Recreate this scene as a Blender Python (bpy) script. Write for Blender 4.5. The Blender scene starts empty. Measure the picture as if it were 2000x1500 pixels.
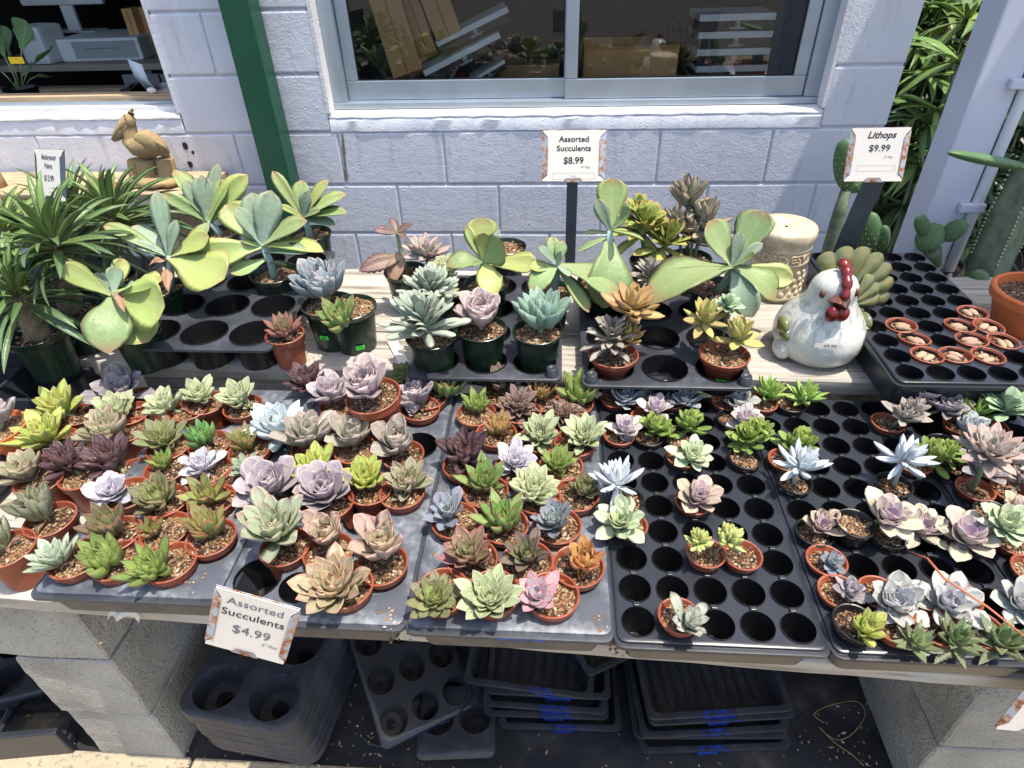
import bpy, bmesh, math, random
from mathutils import Vector, Matrix, noise
from mathutils.geometry import tessellate_polygon

R = math.radians
scene = bpy.context.scene
COL = scene.collection
rng = random.Random(7)

# ------------------------------------------------------------------ camera
CAM = Vector((0.0, 0.0, 1.5))
FPX, PITCH, YAW, ROLL = 1232.39, R(36.6155), R(4.7205), R(-1.8579)   # focal length in 2000-px-wide pixels
_r0 = Vector((math.cos(YAW), math.sin(YAW), 0))
_f0 = Vector((-math.sin(YAW), math.cos(YAW), 0))
_fw = _f0 * math.cos(PITCH) - Vector((0, 0, 1)) * math.sin(PITCH)
_u0 = _f0 * math.sin(PITCH) + Vector((0, 0, 1)) * math.cos(PITCH)
_rt = _r0 * math.cos(ROLL) + _u0 * math.sin(ROLL)
_up = -_r0 * math.sin(ROLL) + _u0 * math.cos(ROLL)
cd = bpy.data.cameras.new('camera')
cd.sensor_width = 36.0
cd.lens = FPX / 2000 * 36
cd.clip_start, cd.clip_end = 0.02, 400
cam = bpy.data.objects.new('camera', cd)
COL.objects.link(cam)
cam.matrix_world = Matrix(((_rt.x, _up.x, -_fw.x, CAM.x), (_rt.y, _up.y, -_fw.y, CAM.y), (_rt.z, _up.z, -_fw.z, CAM.z), (0, 0, 0, 1)))
scene.camera = cam

# ------------------------------------------------------------------ sky, sun, exposure
SUN = Vector((0.25, -0.095, 1.0)).normalized()          # towards the sun: high, from the right, just in front of the wall
w = bpy.data.worlds.new('World'); scene.world = w; w.use_nodes = True
nt = w.node_tree; nt.nodes.clear()
sky = nt.nodes.new('ShaderNodeTexSky'); sky.sky_type = 'NISHITA'; sky.sun_disc = False
sky.sun_elevation = math.asin(SUN.z); sky.sun_rotation = math.atan2(SUN.x, SUN.y)
sky.dust_density = 2.5; sky.ozone_density = 0.6
bg = nt.nodes.new('ShaderNodeBackground'); bg.inputs[1].default_value = 0.145
wo = nt.nodes.new('ShaderNodeOutputWorld')
nt.links.new(sky.outputs[0], bg.inputs[0]); nt.links.new(bg.outputs[0], wo.inputs[0])
sd = bpy.data.lights.new('sun', 'SUN'); sd.energy = 3.0; sd.angle = R(0.53); sd.color = (1.0, 0.94, 0.83)
so = bpy.data.objects.new('sun', sd); COL.objects.link(so)
so.rotation_euler = (-SUN).to_track_quat('-Z', 'Y').to_euler(); so.location = (2, -1, 8)
scene.view_settings.view_transform = 'Standard'; scene.view_settings.look = 'None'
scene.view_settings.exposure = 1.08; scene.view_settings.gamma = 1.0
scene.view_settings.use_curve_mapping = False

# ------------------------------------------------------------------ pixel of the photograph -> point of the place
def ray(px, py):
    return _fw + _rt * ((px - 1000) / FPX) + _up * ((750 - py) / FPX)
def at(px, py, z):
    d = ray(px, py); return CAM + d * ((z - CAM.z) / d.z)
def aty(px, py, y):
    d = ray(px, py); return CAM + d * (y / d.y)
def pxm(P):                                             # metres per pixel at P
    return (P - CAM).dot(_fw) / FPX

# ------------------------------------------------------------------ objects
def link(o, parent=None):
    COL.objects.link(o)
    if parent is not None: o.parent = parent
    return o
def tag(o, label=None, cat=None, group=None, kind=None):
    if label: o['label'] = label
    if cat: o['category'] = cat
    if group: o['group'] = group
    if kind: o['kind'] = kind
    return o
def empty(name, loc, label, cat, group=None, rz=0.0):
    o = bpy.data.objects.new(name, None); o.empty_display_size = 0.05
    o.location = loc; o.rotation_euler = (0, 0, rz); COL.objects.link(o)
    return tag(o, label, cat, group)

class MB:
    """collects faces of one mesh"""
    def __init__(s): s.v, s.f, s.uv, s.mi = [], [], {}, []
    def add(s, vs, fs, m=0):
        b = len(s.v); s.v += [tuple(x) for x in vs]
        for f in fs: s.f.append(tuple(b + i for i in f)); s.mi.append(m)
        return b
    def box(s, x0, x1, y0, y1, z0, z1, M=None, m=0, taper=0.0):
        t = taper
        vs = [Vector(p) for p in ((x0+t,y0+t,z0),(x1-t,y0+t,z0),(x1-t,y1-t,z0),(x0+t,y1-t,z0),(x0,y0,z1),(x1,y0,z1),(x1,y1,z1),(x0,y1,z1))]
        if M: vs = [M @ p for p in vs]
        s.add(vs, ((0,3,2,1),(4,5,6,7),(0,1,5,4),(1,2,6,5),(2,3,7,6),(3,0,4,7)), m)
    def bbox(s, x0, x1, y0, y1, z0, z1, b=0.004, M=None, m=0):
        """box with chamfered edges"""
        bm = bmesh.new(); bmesh.ops.create_cube(bm, size=1)
        for v in bm.verts: v.co = Vector(((x0+x1)/2 + v.co.x*(x1-x0), (y0+y1)/2 + v.co.y*(y1-y0), (z0+z1)/2 + v.co.z*(z1-z0)))
        bmesh.ops.bevel(bm, geom=bm.edges[:], offset=b, segments=2, affect='EDGES', profile=0.6)
        bm.verts.index_update()
        s.add([(M @ v.co if M else v.co) for v in bm.verts], [[v.index for v in f.verts] for f in bm.faces], m); bm.free()
    def lathe(s, prof, n=24, c=(0,0,0), M=None, m=0, cap0=False, cap1=False):
        vs = []
        for r, z in prof:
            for k in range(n):
                a = 2*math.pi*k/n; p = Vector((c[0]+r*math.cos(a), c[1]+r*math.sin(a), c[2]+z)); vs.append(M @ p if M else p)
        fs = []
        for i in range(len(prof)-1):
            for k in range(n):
                fs.append((i*n+k, i*n+(k+1)%n, (i+1)*n+(k+1)%n, (i+1)*n+k))
        if cap0: fs.append(tuple(range(n-1, -1, -1)))
        if cap1: fs.append(tuple((len(prof)-1)*n+k for k in range(n)))
        s.add(vs, fs, m)
    def tube(s, pts, rad, n=8, m=0, cap=True):
        pts = [Vector(p) for p in pts]; L = len(pts)
        rs = rad if isinstance(rad, (list, tuple)) else [rad]*L
        vs = []; ref = Vector((0.3, 0.2, 1)).normalized()
        for i, p in enumerate(pts):
            d = (pts[min(i+1, L-1)] - pts[max(i-1, 0)]).normalized()
            u = d.cross(ref)
            if u.length < 1e-3: u = d.cross(Vector((1,0,0)))
            u.normalize(); v_ = d.cross(u)
            for k in range(n):
                a = 2*math.pi*k/n; vs.append(p + (u*math.cos(a) + v_*math.sin(a))*rs[i])
        fs = [(i*n+k, i*n+(k+1)%n, (i+1)*n+(k+1)%n, (i+1)*n+k) for i in range(L-1) for k in range(n)]
        if cap: fs += [tuple(range(n-1,-1,-1)), tuple((L-1)*n+k for k in range(n))]
        s.add(vs, fs, m)
    def mesh(s, name, mats, smooth=False):
        me = bpy.data.meshes.new(name); me.from_pydata(s.v, [], s.f)
        for mt in (mats if isinstance(mats, (list, tuple)) else [mats]): me.materials.append(mt)
        if any(s.mi): me.polygons.foreach_set('material_index', s.mi)
        if smooth is not False:
            me.polygons.foreach_set('use_smooth', [True]*len(me.polygons))
            if smooth is not True: me.set_sharp_from_angle(angle=R(smooth))
        me.update(); return me
    def build(s, name, mats, parent=None, smooth=False):
        return link(bpy.data.objects.new(name, s.mesh(name, mats, smooth)), parent)
def inst(name, me, parent, M=None, color=None):
    o = bpy.data.objects.new(name, me); COL.objects.link(o)
    if parent is not None: o.parent = parent
    if M is not None: o.matrix_basis = M
    if color is not None: o.color = color
    return o

# ------------------------------------------------------------------ materials
def lin(c):
    return tuple((x/255/12.92 if x/255 <= .04045 else ((x/255+.055)/1.055)**2.4) for x in c) + (1.0,)
MATS = {}
class NT:
    def __init__(s, name):
        s.m = bpy.data.materials.new(name); s.m.use_nodes = True; s.t = s.m.node_tree
        s.b = s.t.nodes['Principled BSDF']; MATS[name] = s.m
    def n(s, typ, **kw):
        x = s.t.nodes.new('ShaderNode' + typ)
        for k, v in kw.items(): setattr(x, k, v)
        return x
    def l(s, a, b): s.t.links.new(a, b)
    def set(s, **kw):
        for k, v in kw.items(): s.b.inputs[k.replace('_', ' ')].default_value = v
    def coord(s, kind='Object', scale=(1,1,1)):
        c = s.n('TexCoord'); mp = s.n('Mapping'); mp.inputs['Scale'].default_value = scale
        s.l(c.outputs[kind], mp.inputs[0]); return mp.outputs[0]
    def noise(s, vec, scale, detail=4, rough=.55, dist=0):
        x = s.n('TexNoise'); x.inputs['Scale'].default_value = scale; x.inputs['Detail'].default_value = detail
        x.inputs['Roughness'].default_value = rough; x.inputs['Distortion'].default_value = dist
        if vec is not None: s.l(vec, x.inputs['Vector'])
        return x.outputs['Fac']
    def ramp(s, fac, stops):
        x = s.n('ValToRGB'); e = x.color_ramp.elements
        while len(e) < len(stops): e.new(0.5)
        for i, (p, c) in enumerate(stops): e[i].position = p; e[i].color = c if len(c) == 4 else lin(c)
        s.l(fac, x.inputs[0]); return x.outputs[0]
    def mix(s, fac, a, b, typ='MIX'):
        x = s.n('Mix', data_type='RGBA', blend_type=typ)
        for sock, val in ((x.inputs[0], fac), (x.inputs[6], a), (x.inputs[7], b)):
            if isinstance(val, (int, float)): sock.default_value = val
            elif isinstance(val, tuple): sock.default_value = val if len(val) == 4 else lin(val)
            else: s.l(val, sock)
        return x.outputs[2]
    def math(s, op, a, b=0.0):
        x = s.n('Math', operation=op)
        for i, val in enumerate((a, b)):
            if isinstance(val, (int, float)): x.inputs[i].default_value = val
            else: s.l(val, x.inputs[i])
        return x.outputs[0]
    def bump(s, h, strength=.3, dist=.01):
        x = s.n('Bump'); x.inputs['Strength'].default_value = strength; x.inputs['Distance'].default_value = dist
        s.l(h, x.inputs['Height']); s.l(x.outputs[0], s.b.inputs['Normal'])
    def col(s, c):
        if isinstance(c, tuple): s.b.inputs['Base Color'].default_value = c if len(c) == 4 else lin(c)
        else: s.l(c, s.b.inputs['Base Color'])

def simple(name, c, rough=.5, var=.12, scale=30, bump=0.0, bscale=200, metal=0.0, spec=.5):
    t = NT(name); v = t.coord()
    n = t.noise(v, scale, 5)
    cl = lin(c); dk = tuple(x*(1-var*1.6) for x in cl[:3]) + (1,); lt = tuple(min(1, x*(1+var)) for x in cl[:3]) + (1,)
    t.col(t.ramp(n, [(.3, dk), (.7, lt)])); t.set(Roughness=rough, Metallic=metal, Specular_IOR_Level=spec)
    if bump: t.bump(t.noise(v, bscale, 3), bump, .002)
    return t.m

def m_wall():
    t = NT('painted_block'); v = t.coord()
    n = t.noise(v, 2.2, 5); base = t.ramp(n, [(.3, (200,203,212)), (.7, (216,218,224))])
    # drips and grime in the paint
    g = t.noise(t.coord(scale=(9, 9, 1.5)), 3, 5); gm = t.ramp(g, [(.56, (0,0,0)), (.76, (255,255,255))])
    col = t.mix(t.math('MULTIPLY', gm, .45), base, (156,152,154))
    sp_ = t.ramp(t.noise(v, 34, 5, .7), [(.70, (0,0,0)), (.76, (255,255,255))]); col = t.mix(t.math('MULTIPLY', sp_, .5), col, (128,120,112))
    t.col(col); t.set(Roughness=.45)
    # blobs in the thick paint
    vo = t.n('TexVoronoi'); vo.inputs['Scale'].default_value = 75; t.l(t.coord(scale=(1,1,1)), vo.inputs['Vector'])
    bl = t.math('SUBTRACT', .32, vo.outputs['Distance']); bl = t.math('MAXIMUM', bl, 0.0)
    mask = t.ramp(t.noise(v, 9, 3), [(.48, (0,0,0)), (.6, (255,255,255))])
    mask2 = t.ramp(t.noise(v, 40, 2), [(.5, (0,0,0)), (.58, (255,255,255))])
    blob = t.math('MULTIPLY', t.math('MULTIPLY', bl, mask), mask2)
    fine = t.noise(v, 130, 4)
    h = t.math('ADD', t.math('MULTIPLY', blob, 3.2), t.math('ADD', t.math('MULTIPLY', fine, .35), t.math('MULTIPLY', t.noise(v, 28, 4), .5)))
    t.bump(h, .55, .007); return t.m
def m_wood(name, c1, c2, c3, axis='x', rough=.75):
    t = NT(name); sc = (1.6, 34, 34) if axis == 'x' else (34, 1.6, 34)
    v = t.coord(scale=sc); n = t.noise(v, 1.6, 7, .65, .3)
    c = t.ramp(n, [(.32, c3), (.45, c2), (.62, c1)])
    cr = t.noise(t.coord(scale=(2.2, 90, 90) if axis == 'x' else (90, 2.2, 90)), 1.2, 3)
    crm = t.ramp(cr, [(.30, (255,255,255)), (.36, (0,0,0))])
    p = t.ramp(t.noise(t.coord(scale=(1,2.5,2.5)), 4, 5), [(.42, (0,0,0)), (.6, (255,255,255))])
    c = t.mix(t.math('MULTIPLY', p, .55), c, c1)
    c = t.mix(t.math('MULTIPLY', crm, .7), c, (70,60,52))
    t.col(c); t.set(Roughness=rough)
    t.bump(t.math('SUBTRACT', n, t.math('MULTIPLY', crm, .8)), .5, .004); return t.m
def m_concrete(name, c1, c2, scale=20, speck=.45, bstr=.8):
    t = NT(name); v = t.coord()
    n = t.noise(v, scale*.3, 6); f = t.noise(v, scale*9, 3)
    c = t.ramp(n, [(.3, c2), (.68, c1)])
    sp = t.ramp(f, [(.34, (0,0,0)), (.44, (255,255,255))])
    c = t.mix(t.math('MULTIPLY', t.math('SUBTRACT', 1.0, sp), speck), c, tuple(int(x*.55) for x in c2))
    t.col(c); t.set(Roughness=.9); t.bump(t.math('ADD', f, t.math('MULTIPLY', t.noise(v, scale*2.5, 4), .8)), bstr, .006); return t.m
def m_plastic(name, c, rough=.32, dusty=.0, dust=(120,122,128)):
    t = NT(name); v = t.coord()
    n = t.noise(v, 14, 6, .6); n2 = t.noise(v, 90, 4)
    base = lin(c)
    if dusty:
        m = t.ramp(n, [(.42, (0,0,0)), (.72, (255,255,255))])
        fs = t.ramp(n2, [(.35, (90,90,90)), (.7, (255,255,255))])
        t.col(t.mix(t.math('MULTIPLY', t.math('MULTIPLY', m, fs), dusty), base, dust))
        t.l(t.math('ADD', rough, t.math('MULTIPLY', m, .25)), t.b.inputs['Roughness'])
    else:
        t.col(t.ramp(n, [(.3, tuple(x*.75 for x in base[:3])+(1,)), (.7, base)])); t.set(Roughness=rough)
    t.bump(t.noise(v, 26, 3), .12, .004); return t.m
def m_soil(name, c1, c2, c3):
    t = NT(name); v = t.coord()
    vo = t.n('TexVoronoi'); vo.inputs['Scale'].default_value = 260; t.l(v, vo.inputs['Vector'])
    sep = t.n('SeparateColor'); t.l(vo.outputs['Color'], sep.inputs[0])
    c = t.ramp(sep.outputs[0], [(.12, c3), (.45, c2), (.85, c1), (.985, (205,190,165))])
    d = t.ramp(vo.outputs['Distance'], [(.25, (255,255,255)), (.8, (60,50,45))])
    t.col(t.mix(.8, c, d, 'MULTIPLY')); t.set(Roughness=.95)
    t.bump(t.math('MULTIPLY', vo.outputs['Distance'], -1.0), 1.0, .004); return t.m

WALL = m_wall()
MORTAR = simple('painted_mortar', (190,192,202), .6, .1, 20, .4, 120)
SILLM = m_concrete('painted_sill', (226,224,224), (208,206,208), 12, .08, .35)
PLANK = m_wood('weathered_white_wood', (180,175,166), (154,146,133), (98,89,78))
PLANKY = m_wood('weathered_wood_lengthwise', (226,222,212), (196,188,174), (132,122,110), 'y')
BARE = m_wood('bare_tan_wood', (196,172,140), (168,142,112), (110,90,70))
CMU = m_concrete('grey_concrete_block', (174,171,162), (136,133,126))
PAVER = m_concrete('beige_paver', (172,160,136), (142,129,106), 9)
ALU = simple('brushed_aluminium', (176,186,196), .42, .06, 8, .05, 60, .75)
GREENP = simple('green_painted_steel', (13,76,55), .35, .06, 6, .05, 90)
WHITEP = simple('white_painted_post', (196,200,214), .4, .05, 5, .05, 90)
BLACK = m_plastic('black_tray_plastic', (44,47,54), .30)  # base colour lifted towards slate to stand in for sky sheen
DUSTY_SHEEN = m_plastic('dusty_sheen_black_plastic', (74,78,86), .36, .95, (158,163,170))  # pale tone is dust plus sky highlights painted into the colour
GREYBLK = m_plastic('worn_black_plastic', (46,48,54), .36, .4, (100,106,120))
def m_terra():
    t = NT('terracotta_plastic'); v = t.coord(); oi = t.n('ObjectInfo')
    c = t.ramp(t.noise(v, 22, 5), [(.3, (132,62,40)), (.7, (156,80,52))])
    c = t.mix(t.math('MULTIPLY', oi.outputs['Random'], .35), c, (120,62,46))
    st = t.ramp(t.noise(t.coord(scale=(1,1,.35)), 46, 5, .7), [(.55, (0,0,0)), (.72, (255,255,255))]); c = t.mix(t.math('MULTIPLY', st, .30), c, (196,160,136))
    dk = t.ramp(t.noise(v, 70, 4, .7), [(.62, (0,0,0)), (.72, (255,255,255))]); c = t.mix(t.math('MULTIPLY', dk, .5), c, (70,44,34))
    t.col(c); t.set(Roughness=.5); t.bump(t.noise(v, 120, 3), .08, .002); return t.m
TERRA = m_terra()
CLAY = simple('orange_clay', (206,110,58), .75, .12, 14, .2, 160)
CUPIN = m_plastic('clean_shaded_cup_plastic', (22,22,25), .35)  # clean plastic; the shade inside the cups is put into the colour
BLKPOT = m_plastic('black_pot_plastic', (20,20,22), .4)
GRNPOT = m_plastic('dark_green_pot_plastic', (26,46,34), .3)
SOIL = m_soil('gritty_soil', (190,154,112), (150,112,76), (84,62,44))
SOILB = m_soil('brown_soil', (164,124,86), (116,84,58), (58,44,34))
SOILS = [SOIL, SOILB]
WHITECARD = simple('white_card', (214,208,198), .5, .03, 6)
INK = simple('black_ink', (40,40,46), .7, .02, 6)
FADED = simple('faded_ink', (96,98,108), .7, .02, 6)
def m_rust():
    t = NT('rusting_metal_rim'); v = t.coord(); n = t.noise(v, 60, 6, .65)
    t.col(t.ramp(n, [(.46, (158,164,174)), (.53, (166,126,98)), (.64, (118,64,40))])); t.set(Roughness=.6)
    t.bump(n, .4, .002); return t.m
RUST = m_rust()
STEEL = simple('galvanised_grey_steel', (86,92,98), .5, .1, 20, .1, 200, .5)
def m_spray():
    t = NT('blue_spray_paint'); n = t.noise(t.coord(), 70, 5, .7)
    t.col(t.ramp(n, [(.40, (34,36,44)), (.56, (26,60,150)), (.75, (30,84,200))])); t.set(Roughness=.5); return t.m
BLUEPAINT = m_spray()
def m_glass():
    t = NT('window_glass'); t.t.nodes.remove(t.b)
    tr = t.n('BsdfTransparent'); tr.inputs[0].default_value = (.955, .97, .97, 1)
    gl = t.n('BsdfGlossy'); gl.inputs['Roughness'].default_value = .01
    fr = t.n('Fresnel'); fr.inputs[0].default_value = 1.5
    fx = t.math('MULTIPLY', fr.outputs[0], 2.2)
    mx = t.n('MixShader'); t.l(fx, mx.inputs[0]); t.l(tr.outputs[0], mx.inputs[1]); t.l(gl.outputs[0], mx.inputs[2])
    t.l(mx.outputs[0], t.t.nodes['Material Output'].inputs[0]); return t.m
GLASS = m_glass()
# ================================================================== SETTING
def struct(name, mb, mat, smooth=False):
    return tag(mb.build(name, mat, None, smooth), kind='structure')
g = MB(); g.add([(-80,-80,-.02),(80,-80,-.02),(80,80,-.02),(-80,80,-.02)], [(0,1,2,3)])
GROUND = m_concrete('packed_dirt', (74,66,56), (50,44,38), 8)
struct('ground', g, GROUND)
def m_fabric():
    t = NT('black_weed_fabric'); v = t.coord()
    n = t.noise(v, 7, 6); d = t.ramp(n, [(.46, (34,35,40)), (.60, (58,57,58)), (.76, (112,102,88))])
    wv = t.n('TexWave', wave_type='BANDS'); wv.inputs['Scale'].default_value = 420; wv.inputs['Distortion'].default_value = 1.0; t.l(v, wv.inputs['Vector'])
    t.col(t.mix(.25, d, wv.outputs['Color'], 'MULTIPLY')); t.set(Roughness=.8)
    t.bump(t.noise(v, 5, 3), .6, .02); return t.m
FABRIC = m_fabric()
g = MB(); nx, ny = 70, 44
for j in range(ny+1):
    for i in range(nx+1):
        x = -2.4 + 5.0*i/nx; y = .5 + 1.94*j/ny
        g.v.append((x, y, -.004 + .009*noise.noise(Vector((x*4, y*4, 0)))))
for j in range(ny):
    for i in range(nx): g.f.append((j*(nx+1)+i, j*(nx+1)+i+1, (j+1)*(nx+1)+i+1, (j+1)*(nx+1)+i)); g.mi.append(0)
struct('weed_fabric', g, FABRIC, True)
# pavers of the path: bed plus single stones
g = MB(); g.box(-4, 4, -4, .585, -.03, -.008); pave = struct('path', g, m_concrete('sandy_joint', (150,126,96), (104,84,62), 30))
k = 0; xs = [-3.61 + .47*i for i in range(16)]
for r_ in range(8):
    y1 = .59 - .31*r_ ; off = .0 if r_ % 2 == 0 else .23
    for x in xs:
        if r_ > 5: continue
        b = MB(); b.bbox(x+off+.004, x+off+.466, y1-.304, y1-.004, -.05, .012 + rng.uniform(-.003, .003), .006)
        b.build('paver', PAVER, pave)

# ---------------------------------------------------------------- block wall of the shop
WY = 2.452; Z0 = 1.2596; CH = .2032
JX = -.841
wall = empty('block_wall', (0, WY, 0), 'white painted concrete block wall of the shop with window openings', 'wall')
def wpart(name, x0, x1, y0, y1, z0, z1, mat=MORTAR):
    b = MB(); b.box(x0, x1, y0 - WY, y1 - WY, z0, z1); return b.build(name, mat, wall)
DEP = .20
WIN_L, WIN_R, WIN_B, WIN_T = -.863, .945, .915, 2.02
LW_R, LW_L, LW_B, LW_T = -1.435, -3.2, .925, 2.02
XR, XL, TOP = 1.176, -3.6, 2.75
e = .0048
for a in ((XL, XR-.004, 0, WIN_B-.03), (XL, LW_L, WIN_B-.03, LW_T), (LW_R+.008, WIN_L-.008, WIN_B-.03, LW_T), (WIN_R+.008, XR-.004, WIN_B-.03, LW_T), (XL, XR-.004, LW_T, TOP)):
    wpart('mortar_core', a[0], a[1], WY+e, WY+DEP, a[2], a[3])
def courses():
    # course k between joint k and joint k+1 (k grows downward)
    for k in range(-8, 7):
        zt = Z0 - CH*k; zb = max(zt - CH, 0.0)
        if zt > TOP+.01 or zt < .02: continue
        off = JX if k % 2 == 0 else JX + .2032
        segs = []
        if zb >= WIN_T - .02: segs = [(XL, XR)]
        elif zt > WIN_B - .04: segs = [(XL, LW_L), (LW_R, WIN_L), (WIN_R, XR)]
        else: segs = [(XL, XR)]
        for a, b_ in segs:
            js = [a] + [off + .4064*i for i in range(-9, 8) if a + .05 < off + .4064*i < b_ - .05] + [b_]
            for x0, x1 in zip(js[:-1], js[1:]):
                yield k, x0, x1, zb, zt
J = .0042
for k, x0, x1, zb, zt in courses():
    # blocks that meet the sill are cut down to it
    if zt > WIN_B and zb < WIN_B - .02 and x1 > WIN_L and x0 < WIN_R: zt2 = zt
    b = MB(); jx0 = 0 if x0 in (XL, LW_R, WIN_R) else J*.7; jx1 = 0 if x1 in (XR, WIN_L, LW_L) else J*.7
    b.bbox(x0+jx0, x1-jx1, rng.uniform(-.0015, .0008), DEP-.01, zb+J, zt-J, .0065)
    b.build('block', WALL, wall)
# rough band of render under the window and the sloping sill
def rough_slab(x0, x1, y0, y1, z0, z1, amp, n=60):
    b = MB(); prof = [(y1, z0), (y0, z0), (y0, z1-.012), (y0+.006, z1-.002), (y0+.02, z1), (y1, z1+.004)]
    for i in range(n+1):
        x = x0 + (x1-x0)*i/n
        for q, (y, z) in enumerate(prof):
            a = amp if q in (1,2,3) else amp*.3
            b.v.append((x, y - WY + a*noise.noise(Vector((x*22, q*3.3, z*9))), z + a*.8*noise.noise(Vector((x*25, q*2.1, 7)))))
    P = len(prof)
    for i in range(n):
        for q in range(P-1): b.f.append((i*P+q, (i+1)*P+q, (i+1)*P+q+1, i*P+q+1)); b.mi.append(0)
    return b
rough_slab(WIN_L+.002, WIN_R-.002, WY-.001, WY+.03, .8555, .9055, .004).build('render_band', WALL, wall, 35)
rough_slab(WIN_L+.001, WIN_R-.001, WY+.001, WY+.11, .9035, WIN_B+.004, .003).build('sill', SILLM, wall, 40)
rough_slab(LW_L, LW_R-.002, WY-.001, WY+.03, .8555, .912, .004).build('render_band', WALL, wall, 35)
rough_slab(LW_L, LW_R-.001, WY-.004, WY+.06, .909, LW_B+.003, .003).build('sill', SILLM, wall, 40)
# reveals
for x0, x1 in ((WIN_L-.0015, WIN_L+.012), (WIN_R-.012, WIN_R+.0015)):
    b = MB(); b.box(x0, x1, -.0025, .16, WIN_B+.006, WIN_T); b.build('reveal', SILLM, wall)
b = MB(); b.box(LW_R-.010, LW_R+.0015, -.0025, .16, LW_B+.004, LW_T); b.build('reveal', WALL, wall)
b = MB(); b.box(WIN_L, WIN_R, .002, .16, WIN_T-.012, WIN_T+.004); b.build('reveal', SILLM, wall)
# crumbled holes in the render and stuck-on dirt
HOLE = simple('crumbled_hole', (46,40,38), .95, .3, 90, .8, 200)
for px, py, s_ in ((362,285,.014),(377,298,.008),(372,321,.013),(366,335,.006)):
    P = aty(px, py, WY-.001); b = MB()
    b.v = [(P.x + s_*(1+.45*noise.noise(Vector((i*1.3, px, 0))))*math.cos(i*.5236)*.8, P.y-WY-.0012, P.z + s_*(1+.5*noise.noise(Vector((i*1.7, px, 3))))*math.sin(i*.5236)) for i in range(12)]
    b.f = [tuple(range(11,-1,-1))]; b.mi = [0]; b.build('hole', HOLE, wall)
for px0, py0, px1, py1, wd in ((668,260,677,352,.006),):
    b = MB(); A = aty(px0, py0, WY-.002); B = aty(px1, py1, WY-.002); n = 16
    for i in range(n+1):
        P = A.lerp(B, i/n); ww = wd*(.5+abs(noise.noise(Vector((i*.9, 2, 0)))))
        b.v += [(P.x-ww, P.y-WY-.001, P.z), (P.x+ww*1.2, P.y-WY-.001, P.z)]
    for i in range(n): b.f.append((2*i, 2*i+1, 2*i+3, 2*i+2)[::-1]); b.mi.append(0)
    b.build('open_crack', simple('broken_mortar', (128,116,100), .95, .4, 120, .9, 160), wall)

# ---------------------------------------------------------------- sliding aluminium window
win = empty('sliding_window', (0, WY+.07, WIN_B), 'aluminium sliding window with two panes over the succulent bench', 'window')
FY = .0
def fr(name, x0, x1, z0, z1, y0=0, y1=.05, mat=ALU, b_=.003, parent=None):
    b = MB(); b.bbox(x0, x1, y0, y1, z0, z1, b_); return b.build(name, mat, parent or win)
ZT = WIN_T - WIN_B - .013
fr('bottom_track', WIN_L+.012, WIN_R-.012, .008, .03, -.02, .06)
fr('top_track', WIN_L+.012, WIN_R-.012, ZT-.03, ZT, -.02, .06)
fr('jamb', WIN_L+.0125, WIN_L+.062, .0305, ZT-.0305, -.012, .06); fr('jamb', WIN_R-.062, WIN_R-.0125, .0305, ZT-.0305, -.012, .06)
for side, (xa, xb, yo) in enumerate(((WIN_L+.064, .064, .022), (.022, WIN_R-.064, .0))):
    sash = fr('sash', xa, xb, .0315, .098, yo, yo+.02)
    fr('stile', xa, xa+.045, .0985, ZT-.10, yo, yo+.02, parent=sash); fr('stile', xb-.045, xb, .0985, ZT-.10, yo, yo+.02, parent=sash)
    fr('top_rail', xa, xb, ZT-.0995, ZT-.034, yo, yo+.02, parent=sash)
    b = MB(); x0, x1, z0, z1 = xa+.0455, xb-.0455, .0985, ZT-.1
    b.box(x0, x1, yo+.008, yo+.012, z0, z1); b.build('pane', GLASS, sash)
    for s_ in ((x0, x0+.004, z0, z1), (x1-.004, x1, z0, z1), (x0+.0045, x1-.0045, z0, z0+.004)):
        fr('gasket', *s_, yo+.005, yo+.0075, BLKPOT, .0004, sash)
# left opening: wooden stop strip and worn track
lo = empty('wooden_window_frame', (-2.3, WY+.05, LW_B), 'worn wooden sill strip and track of the open shop window', 'window frame')
def lofr(name, x0, x1, y0, y1, z0, z1, mat):
    b = MB(); b.bbox(x0+2.3, x1+2.3, y0, y1, z0, z1, .003); return b.build(name, mat, lo)
lofr('track', LW_L, LW_R-.012, -.02, .012, .004, .022, SILLM); lofr('track', LW_L, LW_R-.012, .013, .03, .004, .034, ALU)
lofr('stop_strip', LW_L, LW_R-.012, .031, .10, .004, .052, BARE)

# ---------------------------------------------------------------- shop interior
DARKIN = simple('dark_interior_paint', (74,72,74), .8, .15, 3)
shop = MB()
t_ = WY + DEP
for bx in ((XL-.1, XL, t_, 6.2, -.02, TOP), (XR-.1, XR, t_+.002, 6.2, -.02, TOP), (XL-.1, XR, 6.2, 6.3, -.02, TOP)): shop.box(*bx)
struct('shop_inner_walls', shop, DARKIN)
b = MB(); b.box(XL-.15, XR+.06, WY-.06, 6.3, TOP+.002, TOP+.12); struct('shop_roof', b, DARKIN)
b = MB(); b.box(XL, XR-.1, t_, 6.2, -.018, -.004); struct('shop_floor', b, simple('dull_floor', (92,84,76), .7, .15, 4))

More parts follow.
